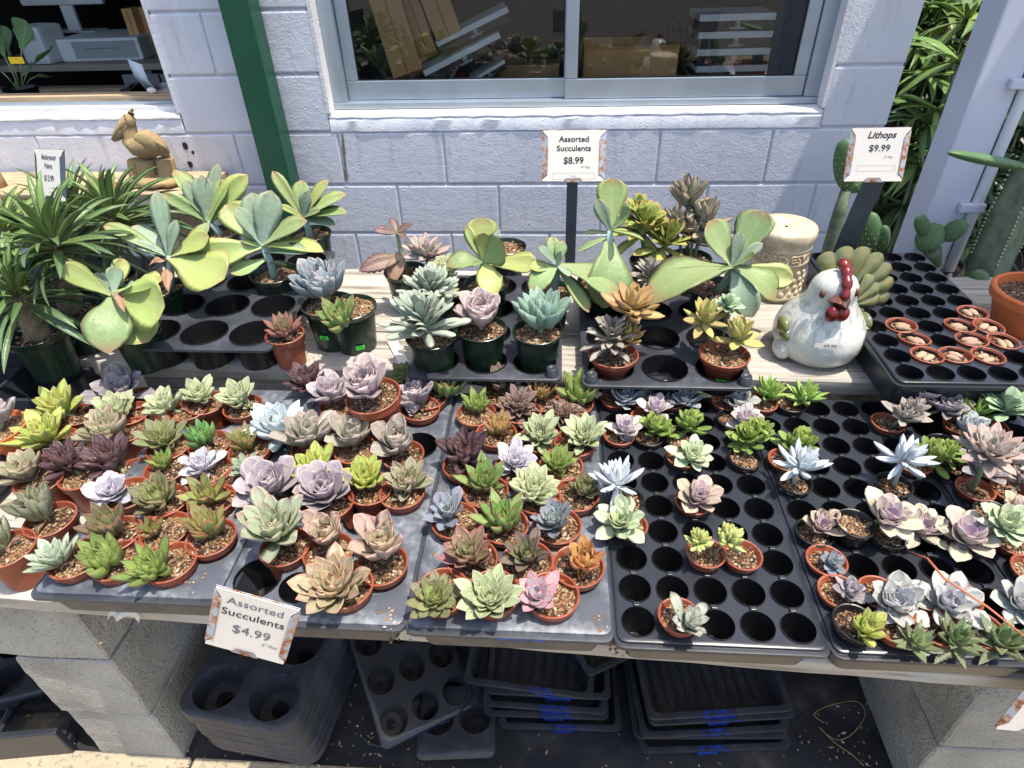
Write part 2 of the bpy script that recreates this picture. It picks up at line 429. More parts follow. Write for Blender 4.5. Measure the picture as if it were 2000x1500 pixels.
# ---------------------------------------------------------------- posts
def post(name, P0, P1, x0, x1, y0, y1, mat, label, top=2.7):
    o = empty(name, ((x0+x1)/2, (y0+y1)/2, 0), label, 'post'); hx, hy = (x1-x0)/2, (y1-y0)/2
    b = MB(); b.bbox(-hx, hx, -hy, hy, 0, top, .006); b.build('shaft', mat, o)
    b = MB(); b.bbox(-hx-.05, hx+.05, -hy-.0, hy+.0, -.01, .012, .002); b.build('base_plate', STEEL, o)
    return o
pl = aty(424, 0, 2.335).x; pr_ = aty(483, 0, 2.335).x
gp = post('green_post', 0, 0, pl, pr_, 2.335, 2.335+.095, GREENP, 'square dark green painted post against the white block wall')
wl = aty(1923, 0, 1.78).x
wp_ = post('white_post', 0, 0, wl, wl+.10, 1.69, 1.79, WHITEP, 'square white painted post beside the wall corner')
cp = MB(); P = [Vector((.066, -.052, z)) for z in (.02, 1.2, 2.6)]
cp.tube(P, .0135, 14); co = cp.build('conduit', simple('white_conduit', (214,216,222), .4, .05, 6), wp_, True)
for z in (.84, 1.14, 1.9):
    b = MB(); b.bbox(.02, .083, -.069, -.0505, z, z+.022, .003); b.build('pipe_strap', WHITEP, wp_)
# unseen roof added on the right (its edge draws the slanting shade on the wall)
pr = empty('added_shade_roof', (2.4, 1.7, 2.6), 'flat unseen roof added on the right whose edge shades the wall corner', 'roof')
b = MB(); b.box(-1.03, 1.6, -.8, .745, 0, .03); b.build('deck', simple('added_roof_sheet', (150,150,150), .6), pr)
for xx in (-.9, 1.5):
    b = MB(); b.box(xx, xx+.09, -.78, -.69, -2.6, 0) if xx > 0 else b.box(xx+2.3, xx+2.39, .6, .69, -2.6, 0); b.build('leg', WHITEP, pr)

# ---------------------------------------------------------------- benches
def plank(name, x0, x1, y0, y1, z0, z1, parent, mat=PLANK, amp=.0025, n=60):
    """board with chewed edges and slightly uneven top"""
    sx = rng.uniform(0, 50); b = MB(); prof = [(y0+.003, z0), (y0, z0+.006), (y0, z1-.005), (y0+.005, z1), (y0*.75+y1*.25, z1), (y0*.5+y1*.5, z1-.0008), (y0*.25+y1*.75, z1), (y1-.005, z1), (y1, z1-.005), (y1, z0)]
    P = len(prof)
    for i in range(n+1):
        x = x0 + (x1-x0)*i/n
        for q, (y, z) in enumerate(prof):
            a = amp if q in (0,1,2,3,7,8) else amp*.35
            b.v.append((x, y + a*noise.noise(Vector((x*14+sx, q*.7, 1))), z + a*.7*noise.noise(Vector((x*17+sx, q*.9, 5)))))
    for i in range(n):
        for q in range(P): b.f.append((i*P+q, i*P+(q+1)%P, (i+1)*P+(q+1)%P, (i+1)*P+q)[::-1]); b.mi.append(0)
    b.f += [tuple(range(P)), tuple(n*P+q for q in range(P-1,-1,-1))]; b.mi += [0, 0]
    return b.build(name, mat, parent, 35)
BZ = .648; TZ = .712; SZ = .738
bench = empty('display_bench', (-.2, .523, BZ), 'low white weathered plank bench carrying the trays of small succulents', 'bench', rz=R(-2.2))
for i in range(4):
    plank('plank', -1.7, 1.55, .004+.139*i, .004+.139*i+.134, -.038, 0, bench)
shelf = empty('plank_shelf', (-.3, 1.066, SZ), 'higher white weathered plank shelf behind the low bench', 'shelf', rz=R(-.9))
for i in range(3):
    plank('plank', -1.75 + .02*i, 1.62, .157*i, .157*i+.151, -.038, 0, shelf, amp=.0035)

# ---------------------------------------------------------------- concrete blocks carrying the benches
def cblock(x0, x1, y0, y1, z0, z1, label, chip=None, rot=0):
    cx, cy = (x0+x1)/2, (y0+y1)/2
    bm = bmesh.new(); bmesh.ops.create_cube(bm, size=1)
    for v in bm.verts: v.co = Vector((v.co.x*(x1-x0), v.co.y*(y1-y0), (v.co.z+.5)*(z1-z0)))
    bmesh.ops.bevel(bm, geom=bm.edges[:], offset=.004, segments=1, affect='EDGES')
    bmesh.ops.subdivide_edges(bm, edges=bm.edges[:], cuts=9, use_grid_fill=True)
    sd_ = rng.uniform(0, 99)
    for v in bm.verts:
        p = v.co*26 + Vector((sd_, 0, 0)); v.co += .0022*noise.noise_vector(p) + .003*noise.noise_vector(v.co*6 + Vector((sd_, 5, 0)))
        if chip:
            c = Vector(chip); d = (v.co - c); r = .06*(1+.5*noise.noise(v.co*30))
            if d.length < r: v.co -= d.normalized()*0 + Vector((c.x, c.y, 0)).normalized()*(r-d.length)*.6
    me = bpy.data.meshes.new('concrete_block'); bm.to_mesh(me); bm.free()
    me.materials.append(CMU); o = bpy.data.objects.new('concrete_block', me); COL.objects.link(o)
    o.location = (cx, cy, z0); o.rotation_euler = (0, 0, rot)
    return tag(o, label, 'concrete block', 'concrete blocks under the benches')
H = .2032; s3 = .0012
cblock(-1.0, -.81, .583, .985, s3, H-.001, 'grey concrete block on the ground at the left bench support')
cblock(-1.005, -.812, .58, .98, H+s3, 2*H-.001, 'grey rough concrete block in the middle of the left bench support', rot=R(.6))
cblock(-1.22, -.816, .585, .775, 2*H+s3, 3*H-.003, 'light grey concrete block lying crosswise on top of the left bench support')
cblock(.742, .94, .60, 1.0, s3, H-.001, 'dark damp concrete block on the ground at the right bench support')
cblock(.744, 1.15, .602, .80, H+s3, 2*H-.001, 'chipped concrete block with brown stain in the right bench support', chip=(-.2, -.1, .2))
cblock(.76, 1.16, .605, .80, 2*H+s3, 3*H-.003, 'concrete block directly under the bench planks at the right')
for nm, xx in (('left', -.93), ('right', .62)):
    for k_, ht in enumerate((H, H, H, .0885)):
        cblock(xx, xx+.40, 1.10, 1.29, sum((H, H, H, .0885)[:k_])+s3, sum((H, H, H, .0885)[:k_+1])-.0015,
               ('lowest', 'second', 'third', 'thin topmost')[k_] + ' concrete block of the %s support under the high shelf' % nm)
# ledge along the wall on the left
lg = empty('wall_ledge', (-2.0, 2.30, .72), 'weathered tan plank ledge against the wall under the open window', 'ledge')
plank('plank', -.8, .72, -.12, .02, -.03, -.001, lg, BARE); plank('plank', -.8, .70, .026, .125, -.03, -.001, lg, BARE)
for xx in (-.6, .5):
    b = MB(); b.bbox(xx, xx+.04, -.1, .11, -.72, -.031, .003); b.build('leg', BARE, lg)
# ================================================================== LEAVES
K = .72
def dim(c, k=K): return tuple(min(1, x*k) for x in lin(c)[:3]) + (1,)
def leafmat(name, base, body, edge, inner=None, edge_amt=.8, e0=.80, rough=.42, trans=0.0, speck=None, speck_amt=.5, tip=None, k=K, stripes=None, bloom=.09):
    t = NT(name); uv = t.n('TexCoord').outputs['UV']; sx = t.n('SeparateXYZ'); t.l(uv, sx.inputs[0])
    u, v = sx.outputs[0], sx.outputs[1]
    oi = t.n('ObjectInfo'); sc = t.n('SeparateColor'); t.l(oi.outputs['Color'], sc.inputs[0])
    oc = t.coord('Object')
    wob = t.math('MULTIPLY', t.math('SUBTRACT', t.noise(oc, 5, 4), .5), .35)
    col = t.ramp(t.math('ADD', v, wob), [(.08, dim(base, k)), (.55, dim(body, k))])
    if inner: 
        ic = t.ramp(v, [(.1, dim(base, k)), (.6, dim(inner, k))]); col = t.mix(sc.outputs[0], col, ic)
    if speck:
        sp = t.ramp(t.noise(oc, 11, 5, .7), [(.5, (0,0,0)), (.66, (255,255,255))])
        fade = t.math('SUBTRACT', 1.0, t.math('MULTIPLY', sc.outputs[0], .85))
        col = t.mix(t.math('MULTIPLY', t.math('MULTIPLY', sp, speck_amt), fade), col, dim(speck, k))
    if stripes:
        st = t.ramp(t.noise(oc, 26, 2), [(.56, (0,0,0)), (.64, (255,255,255))]); col = t.mix(t.math('MULTIPLY', st, .8), col, dim(stripes, k))
    ed = t.math('ABSOLUTE', t.math('SUBTRACT', t.math('MULTIPLY', u, 2.0), 1.0))
    ee = t.math('ADD', ed, t.math('MULTIPLY', wob, .3))
    rib = t.ramp(ed, [(.02, (255,255,255)), (.10, (0,0,0))]); col = t.mix(t.math('MULTIPLY', rib, .16), col, dim((214,220,176), k))
    em = t.ramp(ee, [(e0, (0,0,0)), (min(.99, e0+.17), (255,255,255))])
    tm = t.ramp(v, [(.82, (0,0,0)), (.99, (255,255,255))])
    em = t.math('MULTIPLY', t.math('MAXIMUM', t.math('MULTIPLY', em, t.ramp(v, [(.25, (0,0,0)), (.5, (255,255,255))])), tm), edge_amt)
    col = t.mix(em, col, dim(edge, k))
    # scars, dust and waxy bloom
    sc_ = t.ramp(t.noise(oc, 34, 4, .75), [(.64, (0,0,0)), (.74, (255,255,255))]); col = t.mix(t.math('MULTIPLY', sc_, .5), col, dim((120,96,74), k))
    bl_ = t.ramp(t.noise(oc, 16, 5, .7), [(.35, (0,0,0)), (.75, (255,255,255))]); col = t.mix(t.math('MULTIPLY', bl_, bloom), col, dim((205,208,204), k))
    hsv = t.n('HueSaturation'); t.l(col, hsv.inputs['Color'])
    t.l(t.math('ADD', .82, t.math('MULTIPLY', oi.outputs['Random'], .34)), hsv.inputs['Value'])
    hsv.inputs['Saturation'].default_value = .88
    t.l(t.math('ADD', .485, t.math('MULTIPLY', sc.outputs[1], .03)), hsv.inputs['Hue'])
    t.col(hsv.outputs[0]); t.set(Roughness=rough, Specular_IOR_Level=.4)
    t.bump(t.noise(oc, 9, 4), .12, .02)
    if trans:
        tr = t.n('BsdfTranslucent'); h2 = t.n('HueSaturation'); h2.inputs['Saturation'].default_value = 1.25; h2.inputs['Value'].default_value = 1.3
        t.l(hsv.outputs[0], h2.inputs['Color']); t.l(h2.outputs[0], tr.inputs[0])
        mx = t.n('MixShader'); mx.inputs[0].default_value = trans
        t.l(t.b.outputs[0], mx.inputs[1]); t.l(tr.outputs[0], mx.inputs[2]); t.l(mx.outputs[0], t.t.nodes['Material Output'].inputs[0])
    return t.m

def interp(tab, s):
    for (a, va), (b, vb) in zip(tab[:-1], tab[1:]):
        if s <= b:
            f = (s-a)/(b-a) if b > a else 0; f = f*f*(3-2*f)*.5 + f*.5; return va + (vb-va)*f
    return tab[-1][1]
def leaf_mesh(name, prof, nl=7, nw=4, cup=.35, curl=.12, thick=.08, drop=0.0, wave=0.0, teeth=0, seed=0, roundness=2.0, fold=0.0):
    """leaf along +X, length 1, face up; UV x across, y along"""
    rows = []; V = []; UV = []
    ss = [0] + [1-(1-i/nl)**1.25 for i in range(1, nl)] + [1]
    r_ = random.Random(seed)
    top = []; bot = []
    for i, s in enumerate(ss):
        w_ = interp(prof, s); tk = thick*math.sin(math.pi*min(1, .16+.84*s))**.6 if s < 1 else 0
        rt, rb = [], []
        for j in range(nw+1):
            t = -1 + 2*j/nw; ww = w_
            if teeth and abs(t) == 1 and i % 2 == 1: ww = w_*(1+teeth)
            zc = cup*w_*abs(t)**1.7 + curl*s*s - drop*s**3 - fold*w_*(1-abs(t)) + wave*w_*math.sin(s*7+2*t)*abs(t)
            x = s*(1-.0*abs(t)); y = ww*t
            rt.append(len(V)); V.append((x, y, zc)); UV.append(((t+1)/2, s))
            if 0 < j < nw:
                rb.append(len(V)); V.append((x, y, zc - tk*(1-abs(t)**roundness))); UV.append(((t+1)/2, s))
            else: rb.append(rt[-1])
        top.append(rt); bot.append(rb)
    F = []
    for i in range(len(ss)-1):
        for j in range(nw):
            F.append((top[i][j], top[i+1][j], top[i+1][j+1], top[i][j+1]))
            F.append((bot[i][j], bot[i][j+1], bot[i+1][j+1], bot[i+1][j]))
    me = bpy.data.meshes.new(name); me.from_pydata(V, [], F)
    ul = me.uv_layers.new(name='UVMap')
    li = [UV[l.vertex_index] for l in me.loops]
    ul.data.foreach_set('uv', [c for p in li for c in p])
    me.polygons.foreach_set('use_smooth', [True]*len(me.polygons)); me.update()
    return me
LEAF = {
 'spoon': dict(prof=[(0,.13),(.3,.18),(.58,.27),(.76,.26),(.9,.13),(.96,.045),(1,.0)], nl=8, cup=.42, curl=.16, thick=.10),
 'spoon2': dict(prof=[(0,.15),(.3,.21),(.62,.30),(.82,.25),(.93,.12),(1,.0)], cup=.25, curl=.26, thick=.12, seed=3),
 'round': dict(prof=[(0,.15),(.25,.23),(.55,.36),(.78,.36),(.93,.2),(.97,.08),(1,.0)], cup=.36, curl=.14, thick=.06),
 'round2': dict(prof=[(0,.15),(.25,.22),(.55,.34),(.8,.33),(.94,.17),(1,.0)], cup=.22, curl=-.06, thick=.06, wave=.10),
 'point': dict(prof=[(0,.17),(.25,.22),(.5,.24),(.72,.19),(.88,.09),(.95,.035),(1,.0)], nl=8, cup=.3, curl=.2, thick=.15),
 'lance': dict(prof=[(0,.14),(.3,.19),(.55,.2),(.78,.15),(.92,.07),(1,.0)], cup=.25, curl=.10, thick=.13),
 'finger': dict(prof=[(0,.07),(.3,.12),(.6,.14),(.85,.10),(1,.0)], cup=.0, curl=.08, thick=.16, nw=4),
 'bean': dict(prof=[(0,.12),(.25,.2),(.6,.24),(.85,.18),(1,.02)], cup=.0, curl=.10, thick=.3),
 'jade': dict(prof=[(0,.11),(.3,.22),(.65,.33),(.88,.25),(1,.02)], cup=.12, curl=.12, thick=.16),
 'aloe': dict(prof=[(0,.20),(.1,.20),(.2,.19),(.4,.16),(.6,.115),(.8,.06),(1,.0)], cup=.35, curl=.10, thick=.12, teeth=.38, nl=14),
 'paddle': dict(prof=[(0,.07),(.2,.13),(.45,.28),(.7,.40),(.86,.36),(.95,.22),(1,.03)], cup=.22, curl=.10, thick=.022, nl=9, nw=6, wave=.06),
 'paddled': dict(prof=[(0,.08),(.2,.15),(.45,.30),(.7,.40),(.86,.35),(.95,.21),(1,.03)], cup=.16, curl=.30, drop=.62, thick=.022, nl=10, nw=6, wave=.09),
 'obov': dict(prof=[(0,.07),(.25,.13),(.55,.24),(.78,.26),(.92,.16),(1,.02)], cup=.25, curl=.06, drop=.14, thick=.05, nl=8),
 'strap': dict(prof=[(0,.03),(.2,.06),(.5,.085),(.75,.075),(.92,.035),(1,.0)], cup=.5, curl=.14, drop=.34, thick=.012, nl=8, nw=4, fold=-.15),
 'curl': dict(prof=[(0,.12),(.3,.16),(.6,.17),(.85,.16),(.95,.10),(1,.0)], cup=-.55, curl=.55, drop=.55, thick=.10, nl=9),
 'scallop': dict(prof=[(0,.06),(.15,.12),(.35,.21),(.55,.25),(.75,.21),(.9,.11),(1,.0)], cup=.3, curl=.05, drop=.2, thick=.03, teeth=.16, nl=17, nw=4),
 'grass': dict(prof=[(0,.02),(.2,.035),(.5,.045),(.8,.03),(1,.0)], cup=.5, curl=.1, drop=.4, thick=.006, nl=7, nw=2),
 'dry': dict(prof=[(0,.1),(.3,.16),(.6,.2),(.8,.14),(1,.0)], cup=.9, curl=.25, drop=.3, thick=.02, wave=.5, nl=8),
}
_LM = {}
def LMESH(shape, mat):
    k = (shape, mat.name)
    if k not in _LM:
        me = leaf_mesh('leaf_' + shape, **LEAF[shape]); me.materials.append(mat); _LM[k] = me
    return _LM[k]
def put_leaf(parent, me, base, az, el, L, wsc=1.0, roll=0.0, inner=0.0, name='leaf', rg=rng, tsc=None):
    M = Matrix.Translation(base) @ Matrix.Rotation(az, 4, 'Z') @ Matrix.Rotation(-el, 4, 'Y') @ Matrix.Rotation(roll, 4, 'X') @ Matrix.Diagonal((L, L*wsc, L*(tsc or 1), 1))
    return inst(name, me, parent, M, (inner, rg.random(), rg.random(), 1))

# colour of each kind of plant: base, body, edge, inner ...
SP = {}
def sp(name, shape, mat, n=20, e0=16, e1=78, w=1.0, fall=.68, alt=None, jit=6, pw=.85, rise=.16):
    SP[name] = dict(shape=shape, mat=leafmat('leaf_'+name, **mat), n=n, e0=e0, e1=e1, w=w, fall=fall, alt=alt or shape, jit=jit, pw=pw, rise=rise)
sp('lime', 'spoon', dict(base=(205,220,70), body=(196,212,84), edge=(214,178,110), inner=(206,226,60), edge_amt=.7, e0=.86, trans=.12), 20, 22, 80, .92, .62)
sp('limegreen', 'point', dict(base=(186,206,70), body=(140,170,66), edge=(150,110,80), inner=(160,196,60), edge_amt=.7, e0=.82, trans=.08), 22, 20, 78, .95, .62)
sp('darkred', 'spoon', dict(base=(128,84,70), body=(104,70,76), edge=(70,46,56), inner=(124,78,70), speck=(84,60,72), rough=.38), 22, 22, 76, .95, .6)
sp('taupe', 'spoon', dict(base=(184,192,130), body=(164,162,128), edge=(190,140,118), inner=(160,176,110), speck=(140,126,112)), 24, 18, 80, .95, .66)
sp('tallgrey', 'spoon', dict(base=(190,200,124), body=(152,160,122), edge=(150,120,112), inner=(140,170,90), speck=(132,116,118)), 15, 34, 80, .85, .5)
sp('lavgrey', 'round', dict(base=(182,176,172), body=(158,150,156), edge=(206,190,180), inner=(168,158,184)), 18, 14, 76, 1.0, .66, 'round2')
sp('lavender', 'round', dict(base=(190,174,188), body=(178,164,172), edge=(224,200,186), inner=(174,158,188), e0=.82), 20, 20, 80, 1.0, .64)
sp('pinklav', 'round', dict(base=(206,188,194), body=(198,178,180), edge=(226,200,182), inner=(190,164,186), e0=.84), 18, 24, 82, 1.0, .6)
sp('mint', 'spoon', dict(base=(206,214,150), body=(188,200,150), edge=(206,190,150), inner=(196,212,150), edge_amt=.5), 28, 16, 80, 1.0, .7)
sp('mintblue', 'spoon', dict(base=(190,208,172), body=(170,190,160), edge=(186,180,150), inner=(180,204,170), edge_amt=.4), 26, 22, 78, .85, .62)
sp('olive', 'spoon', dict(base=(170,190,90), body=(140,150,96), edge=(170,110,90), inner=(130,180,60), speck=(130,104,88), speck_amt=.7), 28, 14, 78, .85, .68)
sp('green', 'point', dict(base=(130,190,70), body=(112,170,74), edge=(130,130,70), inner=(110,180,60), edge_amt=.5, trans=.06), 20, 26, 76, .82, .58)
sp('redgreen', 'point', dict(base=(176,200,60), body=(140,150,70), edge=(176,86,56), inner=(140,190,50), e0=.74, edge_amt=.9, speck=(150,100,72), speck_amt=.8), 17, 26, 80, 1.0, .56, rise=.1)
sp('brownred', 'point', dict(base=(178,176,80), body=(150,132,96), edge=(176,106,88), inner=(120,170,60), e0=.76, speck=(140,104,96), speck_amt=.8), 15, 26, 80, 1.05, .52)
sp('agave', 'point', dict(base=(166,196,70), body=(128,160,74), edge=(164,90,60), inner=(110,176,40), e0=.82, speck=(140,130,80), speck_amt=.45), 18, 22, 78, 1.05, .56)
sp('paleghost', 'round', dict(base=(214,206,214), body=(206,204,216), edge=(232,214,212), inner=(204,200,220), edge_amt=.6), 20, 12, 74, .95, .66, 'round2')
sp('houseleek', 'spoon2', dict(base=(190,216,80), body=(140,140,92), edge=(140,96,80), inner=(170,206,70), speck=(120,110,76), speck_amt=.6), 38, 8, 82, .95, .76)
sp('whitemint', 'lance', dict(base=(206,222,216), body=(202,218,222), edge=(220,222,220), inner=(206,220,226), edge_amt=.4), 15, 18, 74, 1.55, .42)
sp('greylav', 'round', dict(base=(206,208,160), body=(184,176,160), edge=(206,160,150), inner=(160,176,140), e0=.86, speck=(168,152,152)), 14, 24, 78, .95, .5)
sp('biggrey', 'round', dict(base=(206,220,160), body=(184,192,160), edge=(206,150,140), inner=(176,206,150), e0=.88), 18, 20, 78, .78, .56)
sp('peachgrey', 'round', dict(base=(214,212,150), body=(206,178,160), edge=(218,146,130), inner=(170,196,130), e0=.8), 17, 28, 80, .9, .52)
sp('olivepink', 'spoon', dict(base=(200,196,140), body=(182,170,132), edge=(214,130,104), inner=(196,176,120), e0=.84), 32, 14, 78, 1.05, .68)
sp('brown', 'spoon', dict(base=(150,150,90), body=(128,104,92), edge=(110,80,70), inner=(130,150,70), speck=(104,82,76)), 18, 24, 76, .95, .56)
sp('redbrown', 'spoon', dict(base=(150,130,110), body=(146,112,104), edge=(176,150,128), inner=(128,96,88)), 26, 6, 70, .9, .66)
sp('amber', 'point', dict(base=(196,186,70), body=(186,150,80), edge=(196,110,60), inner=(170,180,60), e0=.74), 22, 30, 82, .9, .6)
sp('dried', 'dry', dict(base=(150,116,86), body=(132,96,70), edge=(96,70,54), inner=(120,84,62)), 20, 4, 60, 1.0, .4)
sp('blue', 'round', dict(base=(170,184,192), body=(134,142,160), edge=(164,140,160), inner=(170,190,186), e0=.84), 15, 14, 70, .9, .52, 'round2')
sp('bluelav', 'round', dict(base=(164,186,180), body=(134,140,152), edge=(156,116,140), inner=(160,194,180), e0=.84), 18, 16, 74, .9, .6)
sp('red', 'spoon', dict(base=(170,166,110), body=(150,96,84), edge=(150,66,60), inner=(130,166,80), e0=.8, speck=(150,110,96)), 22, 18, 76, 1.05, .58)
sp('orange', 'spoon2', dict(base=(222,190,70), body=(222,160,70), edge=(214,96,50), inner=(196,190,50), e0=.72, speck=(196,96,50), speck_amt=.5), 26, 30, 84, .85, .56)
sp('pink', 'lance', dict(base=(206,190,196), body=(204,164,170), edge=(206,110,116), inner=(196,186,200), e0=.68, edge_amt=.8), 13, 14, 66, 1.75, .42)
sp('bluewhite', 'round', dict(base=(206,216,222), body=(190,200,208), edge=(206,196,190), inner=(196,208,214), edge_amt=.5), 24, 14, 78, .95, .66)
sp('palepink', 'round', dict(base=(220,206,216), body=(220,214,202), edge=(226,198,180), inner=(206,176,208), edge_amt=.6), 13, 10, 62, .95, .5, 'round2')
sp('yellowlav', 'round', dict(base=(206,170,196), body=(212,208,172), edge=(220,186,170), inner=(196,164,190), e0=.88), 12, 10, 60, 1.0, .5, 'round2')
sp('peachlav', 'round', dict(base=(206,190,206), body=(216,196,166), edge=(220,184,150), inner=(196,166,192), e0=.86), 12, 14, 66, .9, .5)
sp('whitegrey', 'round', dict(base=(196,206,206), body=(206,208,198), edge=(222,196,180), inner=(190,192,206), e0=.9, edge_amt=.5), 16, 8, 66, 1.05, .56, 'round2')
sp('mintleaf', 'round', dict(base=(196,222,166), body=(200,216,176), edge=(222,206,160), inner=(200,220,160), edge_amt=.4), 16, 12, 68, .9, .54, 'round2')
sp('jade', 'jade', dict(base=(150,176,40), body=(130,164,50), edge=(176,160,60), inner=(150,180,50), edge_amt=.3, rough=.3), 26, 10, 80, .8, .35, jit=22, rise=.7)
sp('chalk', 'finger', dict(base=(226,230,226), body=(214,224,230), edge=(206,206,204), inner=(220,228,232), edge_amt=.3, rough=.7, k=.8), 16, -8, 74, 1.0, .35, jit=14, rise=.35)
sp('sedum', 'bean', dict(base=(206,206,90), body=(196,206,110), edge=(206,196,90), inner=(196,206,100), edge_amt=.3), 20, -10, 80, 1.0, .4, jit=16, rise=.8)
sp('aloe', 'aloe', dict(base=(150,190,60), body=(150,196,66), edge=(206,216,110), inner=(170,210,70), e0=.8, edge_amt=.5, stripes=(196,216,120)), 22, 6, 78, 1.0, .42, jit=10, rise=.55)
sp('haworthia', 'aloe', dict(base=(150,160,96), body=(112,124,84), edge=(150,130,96), inner=(110,150,70), e0=.78, edge_amt=.5, speck=(140,140,110)), 15, 6, 66, 1.35, .4, jit=12, rise=.2)
sp('panda', 'obov', dict(base=(200,206,176), body=(176,182,166), edge=(96,70,56), inner=(190,198,178), e0=.88, edge_amt=.75, rough=.8), 9, 34, 74, 1.0, .4, jit=12, rise=.3)
sp('pandagreen', 'obov', dict(base=(170,200,150), body=(150,184,140), edge=(196,206,170), inner=(170,200,150), edge_amt=.4, rough=.8), 14, 14, 66, 1.1, .35, jit=14, rise=.4)
sp('starpink', 'lance', dict(base=(190,190,176), body=(190,170,160), edge=(206,150,130), inner=(180,184,170), e0=.7), 22, 0, 66, 1.25, .5, jit=8)
sp('greypink', 'spoon', dict(base=(190,184,170), body=(182,172,162), edge=(206,176,160), inner=(180,176,168)), 14, 4, 66, .8, .45, jit=16)
sp('bluerose', 'spoon2', dict(base=(150,176,184), body=(146,170,180), edge=(206,160,150), inner=(150,176,186), e0=.9, edge_amt=.5), 40, 16, 82, 1.0, .6)
sp('bluegreen', 'lance', dict(base=(150,190,160), body=(142,178,158), edge=(176,190,170), inner=(150,190,166), edge_amt=.4), 26, 22, 80, 1.0, .5)
sp('topsy', 'curl', dict(base=(176,190,160), body=(172,184,160), edge=(206,206,170), inner=(170,190,176), e0=.7, edge_amt=.6), 40, 6, 80, 1.05, .5, jit=12, rise=.5)
sp('goldsedum', 'lance', dict(base=(206,180,90), body=(206,164,84), edge=(196,120,66), inner=(210,176,84), edge_amt=.4, trans=.1), 14, -8, 66, 1.1, .35, jit=12, rise=.4)
sp('yellowsedum', 'lance', dict(base=(206,200,100), body=(206,190,96), edge=(206,170,80), inner=(200,198,100), edge_amt=.3, trans=.1), 12, -8, 66, 1.25, .3, jit=14, rise=.4)
sp('wetred', 'point', dict(base=(170,150,110), body=(160,96,84), edge=(150,80,74), inner=(130,166,80), e0=.74), 24, 20, 78, 1.0, .6)
sp('pandagrey', 'obov', dict(base=(176,170,150), body=(170,160,146), edge=(120,90,70), inner=(176,170,156), e0=.9, edge_amt=.5, rough=.85), 26, -8, 74, .75, .35, jit=20, rise=.7)

UPR, DENS, WID = 8, 1.6, .82
def rosette(parent, C, Rr, name, seed, tilt=(0, 0), n=None):
    """spiral of single leaves; C in the parent's space"""
    s = SP[name]; rg = random.Random(seed); n = n or s['n']
    n = max(5, int(n*DENS*rg.uniform(.85, 1.2))); wv_ = rg.uniform(.78, 1.02)*WID; tv_ = rg.uniform(.75, 1.5); ev_ = rg.uniform(-7, 7)
    TM = Matrix.Translation(C) @ Matrix.Rotation(tilt[0], 4, 'X') @ Matrix.Rotation(tilt[1], 4, 'Y')
    a0 = rg.uniform(0, 6.28)
    for i in range(n):
        t = i/(n-1); az = a0 + i*2.39996 + rg.gauss(0, .10)
        e0_ = s['e0'] + UPR + ev_; el = R(e0_ + (max(s['e1'], e0_+20)-e0_)*t**s['pw'] + rg.gauss(0, s['jit']))
        L = Rr*1.36*(1 - s['fall']*t)*rg.uniform(.90, 1.08)
        rb = Rr*.07*(1-t)
        M = TM @ Matrix.Translation((rb*math.cos(az), rb*math.sin(az), Rr*s['rise']*t)) @ Matrix.Rotation(az, 4, 'Z') @ Matrix.Rotation(-el, 4, 'Y') @ Matrix.Rotation(rg.gauss(0, .12), 4, 'X') @ Matrix.Diagonal((L, L*s['w']*wv_*rg.uniform(.88, 1.1)*(1+.25*t), L*tv_, 1))
        me = LMESH(s['alt'] if (t < .4 and i % 2) else s['shape'], s['mat'])
        inst('leaf', me, parent, M, (t**1.3, rg.random(), rg.random(), 1))

